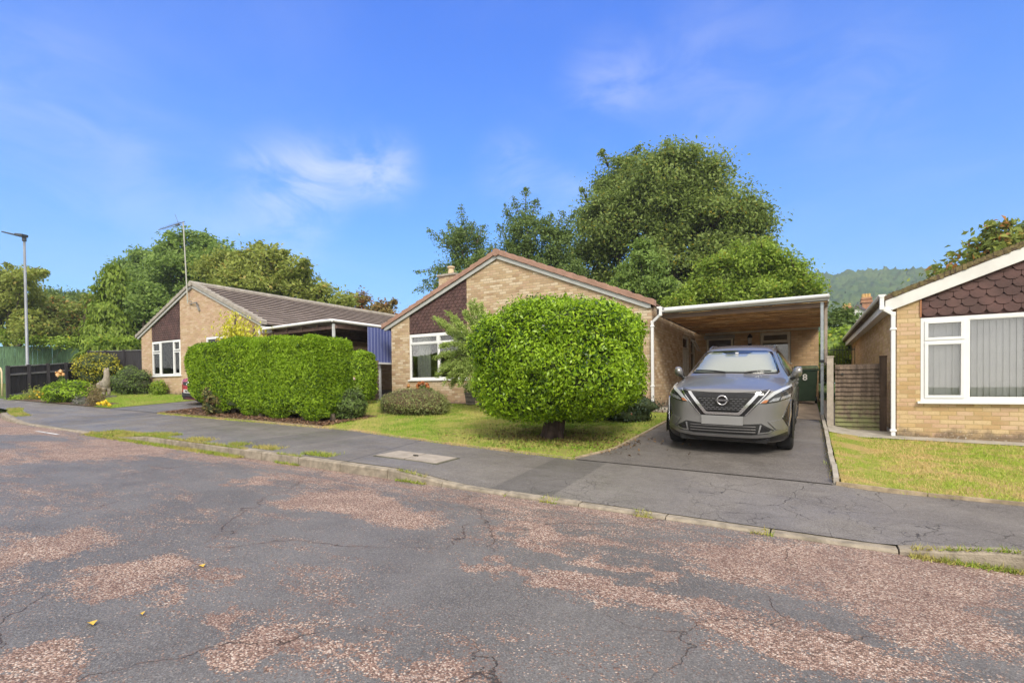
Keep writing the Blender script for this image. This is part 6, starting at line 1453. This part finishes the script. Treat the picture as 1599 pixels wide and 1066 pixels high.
    hl = decal('headlight', [(.475, .782), (.56, .778), (.72, .80), (.875, .845), (.885, .93), (.862, .99), (.76, .965), (.66, .925), (.575, .855)], lampb if full else P('pale_lamp', (.60, .55, .55), .2), off=.007, res=.025, smooth=True)
    for k, o in enumerate(hl):
        pass
    decal('daylight_strip', [(.858, .992), (.868, .972), (.765, .945), (.675, .903), (.60, .842), (.535, .79), (.482, .784), (.573, .868), (.655, .938), (.758, .974)], drl, parent=None, off=.013, res=.025)
    decal('lamp_reflector', [(.60, .80), (.72, .818), (.74, .865), (.66, .85)], lens, off=.012)
    decal('lamp_reflector', [(.745, .822), (.86, .852), (.865, .89), (.76, .868)], lens, off=.012)
    decal('indicator', [(.505, .79), (.57, .792), (.60, .832), (.555, .832)], P('amber_lens', (.42, .16, .06), .2), off=.015)
    # lower intake, vents
    decal('lower_intake', [(-.68, .395), (-.52, .492), (-.29, .475), (.29, .475), (.52, .492), (.68, .395), (.60, .345), (.4, .325), (-.4, .325), (-.60, .345)], P('intake_black', (.008, .008, .008), .5), mirror=False, off=.006)
    ib = MB()
    for z in (.445, .405, .365):
        pts = []
        for x in [i*.05 for i in range(-9, 10)]:
            h, _, _, _ = bvh.ray_cast(Vector((x, -3, z)), Vector((0, 1, 0))); pts.append((x, h.y-.016, z))
        ib.tube(pts, .007, 6)
    ib.build('intake_bars', P('dark_bars', (.09, .085, .085), .4), root, local=True)
    if full: decal('fog_surround', [(.50, .475), (.475, .345), (.492, .345), (.52, .47)], alloy, off=.018)
    if full: decal('fog_surround', [(.475, .345), (.62, .36), (.66, .392), (.645, .398), (.61, .374), (.475, .362)], alloy, off=.018)
    if full: decal('fog_recess', [(.53, .455), (.50, .372), (.60, .38), (.63, .40)], gloss, off=.012)
    decal('lip', [(-.80, .40), (-.69, .395), (-.60, .338), (-.4, .315), (.4, .315), (.60, .338), (.69, .395), (.80, .40), (.84, .36), (.62, .30), (.4, .285), (-.4, .285), (-.62, .30), (-.84, .36)], alloy if full else blk, mirror=False, off=.016, th=.014)
    if full: decal('bumper_base', [(-.84, .355), (-.62, .296), (-.4, .281), (.4, .281), (.62, .296), (.84, .355), (.86, .23), (.5, .215), (-.5, .215), (-.86, .23)], blk, mirror=False, off=.006)
    if full: decal('bumper_corner', [(.60, .52), (.775, .545), (.845, .395), (.70, .40)], paint, off=.014, th=.014)
    if full: decal('air_curtain', [(.868, .80), (.775, .555), (.845, .43), (.862, .56)], gloss, off=.008)
    if full: decal('air_curtain_trim', [(.868, .80), (.874, .81), (.872, .56), (.852, .42), (.845, .43), (.862, .56)], chrome, off=.014)
    # mirrors
    for s in (-1, 1):
        m_ = MB(); sec = []
        for t, (w1, h1, y_) in ((0, (.02, .05, .60)), (.25, (.10, .135, .585)), (.7, (.11, .155, .58)), (1, (.06, .09, .59))):
            pass
        n = 12; vs = []
        for (x_, hy, hz, yc, zc_) in ((.865, .05, .045, .60, 1.11), (.885, .09, .075, .585, 1.15), (.935, .105, .092, .58, 1.165), (.985, .10, .08, .585, 1.17), (1.005, .06, .045, .59, 1.17)):
            for a in range(n): an = 2*math.pi*a/n; vs.append((s*x_, yc-hy*math.cos(an)*(1 if math.cos(an) > 0 else .45), zc_+hz*math.sin(an)))
        k = 5; m_.add(vs, [(i*n+a, i*n+(a+1) % n, (i+1)*n+(a+1) % n, (i+1)*n+a) for i in range(k-1) for a in range(n)]+[tuple(range(n)), tuple((k-1)*n+a for a in range(n))])
        mo = m_.build('door_mirror', paint, root, smooth=True, local=True)
        MB().beam((s*.85, .62, 1.04), (s*.93, .60, 1.10), .09, .05).build('mirror_foot', blk, mo, local=True, bevel=.01)
    # wipers
    for (xa, xb, za, zb_) in ((-.10, -.60, 1.150, 1.168), (.18, .56, 1.150, 1.165)):
        pts = []
        for i in range(9):
            t = i/8; x = xa+(xb-xa)*t; z = za+(zb_-za)*t+.012*math.sin(t*3.1)+.012
            h, nr, _, _ = bvh.ray_cast(Vector((x, -3, z)), Vector((0, 1, 0))); pts.append(h+nr*.02 if nr.y < 0 else h-nr*.02)
        MB().tube(pts, .009, 6).build('wiper', blk, root, local=True)
    if full:
        h, nr, _, _ = bvh.ray_cast(Vector((0, -3, 1.47)), Vector((0, 1, 0)))
        MB().beam((0, h.y-.012, 1.462), (0, h.y-.002, 1.486), .05, .02).build('camera_sensor', P('sensor_grey', (.5, .5, .52), .4), root, local=True)
        for s in (-1, 1):
            rr_ = MB(); pts = []
            for y in (1.35, 1.7, 2.2, 2.7, 2.95):
                h, nr, _, _ = bvh.ray_cast(Vector((s*.54, y, 4)), Vector((0, 0, -1))); pts.append((s*.54, y, h.z+(.035 if 1.4 < y < 2.9 else .005)))
            rr_.tube(pts, .014, 8).build('roof_rail', alloy, root, local=True)
    # door shut lines and handles
    for y in (.72, 1.72, 2.55): decal('shut_line', [(y, .48), (y+.008, .48), (y+.008, 1.04), (y, 1.04)], darkm, d='side', off=.002)
    for y in (1.50, 2.42): decal('door_handle', [(y, .90), (y+.16, .905), (y+.16, .935), (y, .93)], paint, d='side', off=.02, th=.03)
    return root
car_glass, t_, b_n = newmat('car_screen_glass'); b_n.inputs['Base Color'].default_value = (.22, .25, .24, 1); b_n.inputs['Roughness'].default_value = .06
b_n.inputs['Specular IOR Level'].default_value = 1.0; b_n.inputs['IOR'].default_value = 1.6; b_n.inputs['Coat Weight'].default_value = .2
def carpaint(name, col, metal):
    m, t, b = newmat(name); g = NT(t); p = g.obj(); fl = g.voro(p, 900, out='Color'); x, y, z = g.xyz(fl)
    g.put(b.inputs['Base Color'], g.mix(g.m('MULTIPLY', x, .35), col, tuple(min(1, q*1.5) for q in col)))
    b.inputs['Metallic'].default_value = metal; b.inputs['Roughness'].default_value = .38; b.inputs['Coat Weight'].default_value = .8; b.inputs['Coat Roughness'].default_value = .05
    dr = g.voro(g.pos(), 130); g.put(b.inputs['Coat Normal'], g.bump(g.rng(dr, .25, .5, 1, 0), .12, .002)); return m
grey_paint = carpaint('grey_car_paint', (.20, .197, .194), .6)
red_paint = carpaint('red_car_paint', (.42, .01, .03), .2)
yaw_c = R(0)
cz0 = G(-1.09, 8.98)
make_car((-1.09, 8.98, cz0+.012), (R(4.1), R(1.5), 0), 'grey crossover car with a chrome v-shaped grille, parked on the drive', grey_paint)
make_car((-17.62, 9.95, G(-17.62, 9.95)+.012), (R(4.1), R(1.5), 0), 'red hatchback nosing out behind the left end of the clipped conifer hedge', red_paint, full=False, scale=(.95, .92, .90), plate='P58 WV')

# ------------------------------------------------------------------ far house and hill
fh_ = at(1335, 500, 62)
house = thing('house', (fh_.x, 62, G(0, 30)), 'distant white gabled house with red brick chimney stacks below the wooded hill', 'house')
whr = P('white_render', (.75, .75, .74), .8, .03); slate = tiles('far_slate', (.12, .10, .12), (.16, .14, .16)); redb = brick('red_brick', [(.40, .16, .09), (.46, .2, .11), (.34, .13, .08)], (.4, .3, .22))
x0 = at(1322, 500, 62).x; x1 = at(1356, 500, 62).x; ze = at(1330, 503, 62).z; zpk = at(1338, 479, 62).z; xm = at(1338, 480, 62).x
MB().prism([(x0, 1), (x1+1.2, 1), (x1+1.2, ze), (xm, zpk), (x0-.4, ze-.4)], 62, 72).build('wall', whr, house)
MB().prism([(xm, zpk), (x1+1.5, ze-.2), (x1+1.5, ze), (xm, zpk+.25), (x0-.8, ze-.4), (x0-.8, ze-.6)], 61.8, 72.2).build('roof', slate, house)
MB().prism([(x1-.5, ze-1), (x1+9, ze-1), (x1+9, zpk-.3), (x1-.2, zpk-.3)], 64, 70).build('side_roof', slate, house)
for (pa, pb, pt_, Yc) in ((1347, 1361, 464, 64), (1317, 1330, 479, 70)):
    a, b = at(pa, 480, Yc).x, at(pb, 480, Yc).x; zt = at((pa+pb)/2, pt_, Yc).z
    c_ = MB().box(a, b, Yc, Yc+1.3, 3, zt-.2).box(a-.12, b+.12, Yc-.12, Yc+1.42, zt-.55, zt-.3).box(a-.08, b+.08, Yc-.08, Yc+1.38, zt-.2, zt).build('chimney', redb, house)
    for k in range(3): MB().lathe([(.16, 0), (.13, .45)], (a+(b-a)*(k+.5)/3, Yc+.6, zt), 10).build('chimney_pot', P('yellow_clay_pot', (.55, .36, .14), .8), c_)
hm, t_, b_n = newmat('wooded_hill'); g = NT(t_); p = g.pos()
c = g.mix(g.rng(g.noise(p, .045, 4, .6), .35, .65), (.035, .085, .02), (.09, .14, .03)); c = g.mix(g.rng(g.voro(p, .11), .3, .9, 0, .5), c, (.025, .055, .02)); c = g.mix(g.rng(g.noise(p, .03, 3), .6, .7, 0, .4), c, (.13, .12, .04))
g.put(b_n.inputs['Base Color'], c); b_n.inputs['Roughness'].default_value = 1; b_n.inputs['Specular IOR Level'].default_value = 0
def hill():
    g_ = np.random.default_rng(3); a0, a1 = 1120, 2100; nx_, ny_ = 420, 90; vs = []
    cells = g_.random((4000, 2))
    ridge_px = [(1000, 470), (1120, 452), (1200, 438), (1275, 428), (1300, 431), (1340, 427), (1400, 426), (1455, 423), (1520, 420), (1700, 405), (2400, 380)]
    def rp(px):
        for (xa, ya), (xb, yb) in zip(ridge_px, ridge_px[1:]):
            if px <= xb: return ya+(yb-ya)*(px-xa)/(xb-xa)
        return 380
    for i in range(nx_+1):
        px = 1000+1100*i/nx_; d = CR @ Vector(((px-800)/F, 1, 0)); dh = Vector((d.x, d.y)).normalized(); dd = math.hypot(1, (px-800)/F)
        top = (CYP-11.2-rp(px)-2)/F/dd
        for j in range(ny_+1):
            t = j/ny_; dist = 260+440*t; hz_ = (t**1.15)*top*700*(1 if t <= 1 else 1)
            x, y = dh.x*dist, dh.y*dist
            bumpy = 2.6*math.sin(x*.21+math.sin(y*.17)*2)*math.sin(y*.23+math.sin(x*.13)*2)+1.6*math.sin(x*.53+y*.31)*math.sin(y*.47-x*.27)+g_.normal()*1.0
            vs.append((x+g_.normal()*.8, y+g_.normal()*.8, 1.5+hz_+bumpy*min(1, t*4+.1)))
        x, y = dh.x*760, dh.y*760; vs.append((x, y, 1.0))
    n = ny_+2; o = MB().add(vs, [(i*n+j, (i+1)*n+j, (i+1)*n+j+1, i*n+j+1) for i in range(nx_) for j in range(ny_+1)]).build('hill', hm, smooth=True); tag(o, kind='structure')
hill()

hz_me = MB().box(-860, 860, -330, 860, -6, 165)
hm2 = bpy.data.materials.new('air_haze'); hm2.use_nodes = True; t_ = hm2.node_tree; t_.nodes.remove(t_.nodes['Principled BSDF'])
pv = nd(t_, 'ShaderNodeVolumePrincipled'); pv.inputs['Color'].default_value = (.80, .88, .95, 1); pv.inputs['Density'].default_value = .0007; pv.inputs['Anisotropy'].default_value = .2
t_.links.new(pv.outputs[0], t_.nodes['Material Output'].inputs['Volume'])
tag(hz_me.build('haze', hm2), kind='stuff')
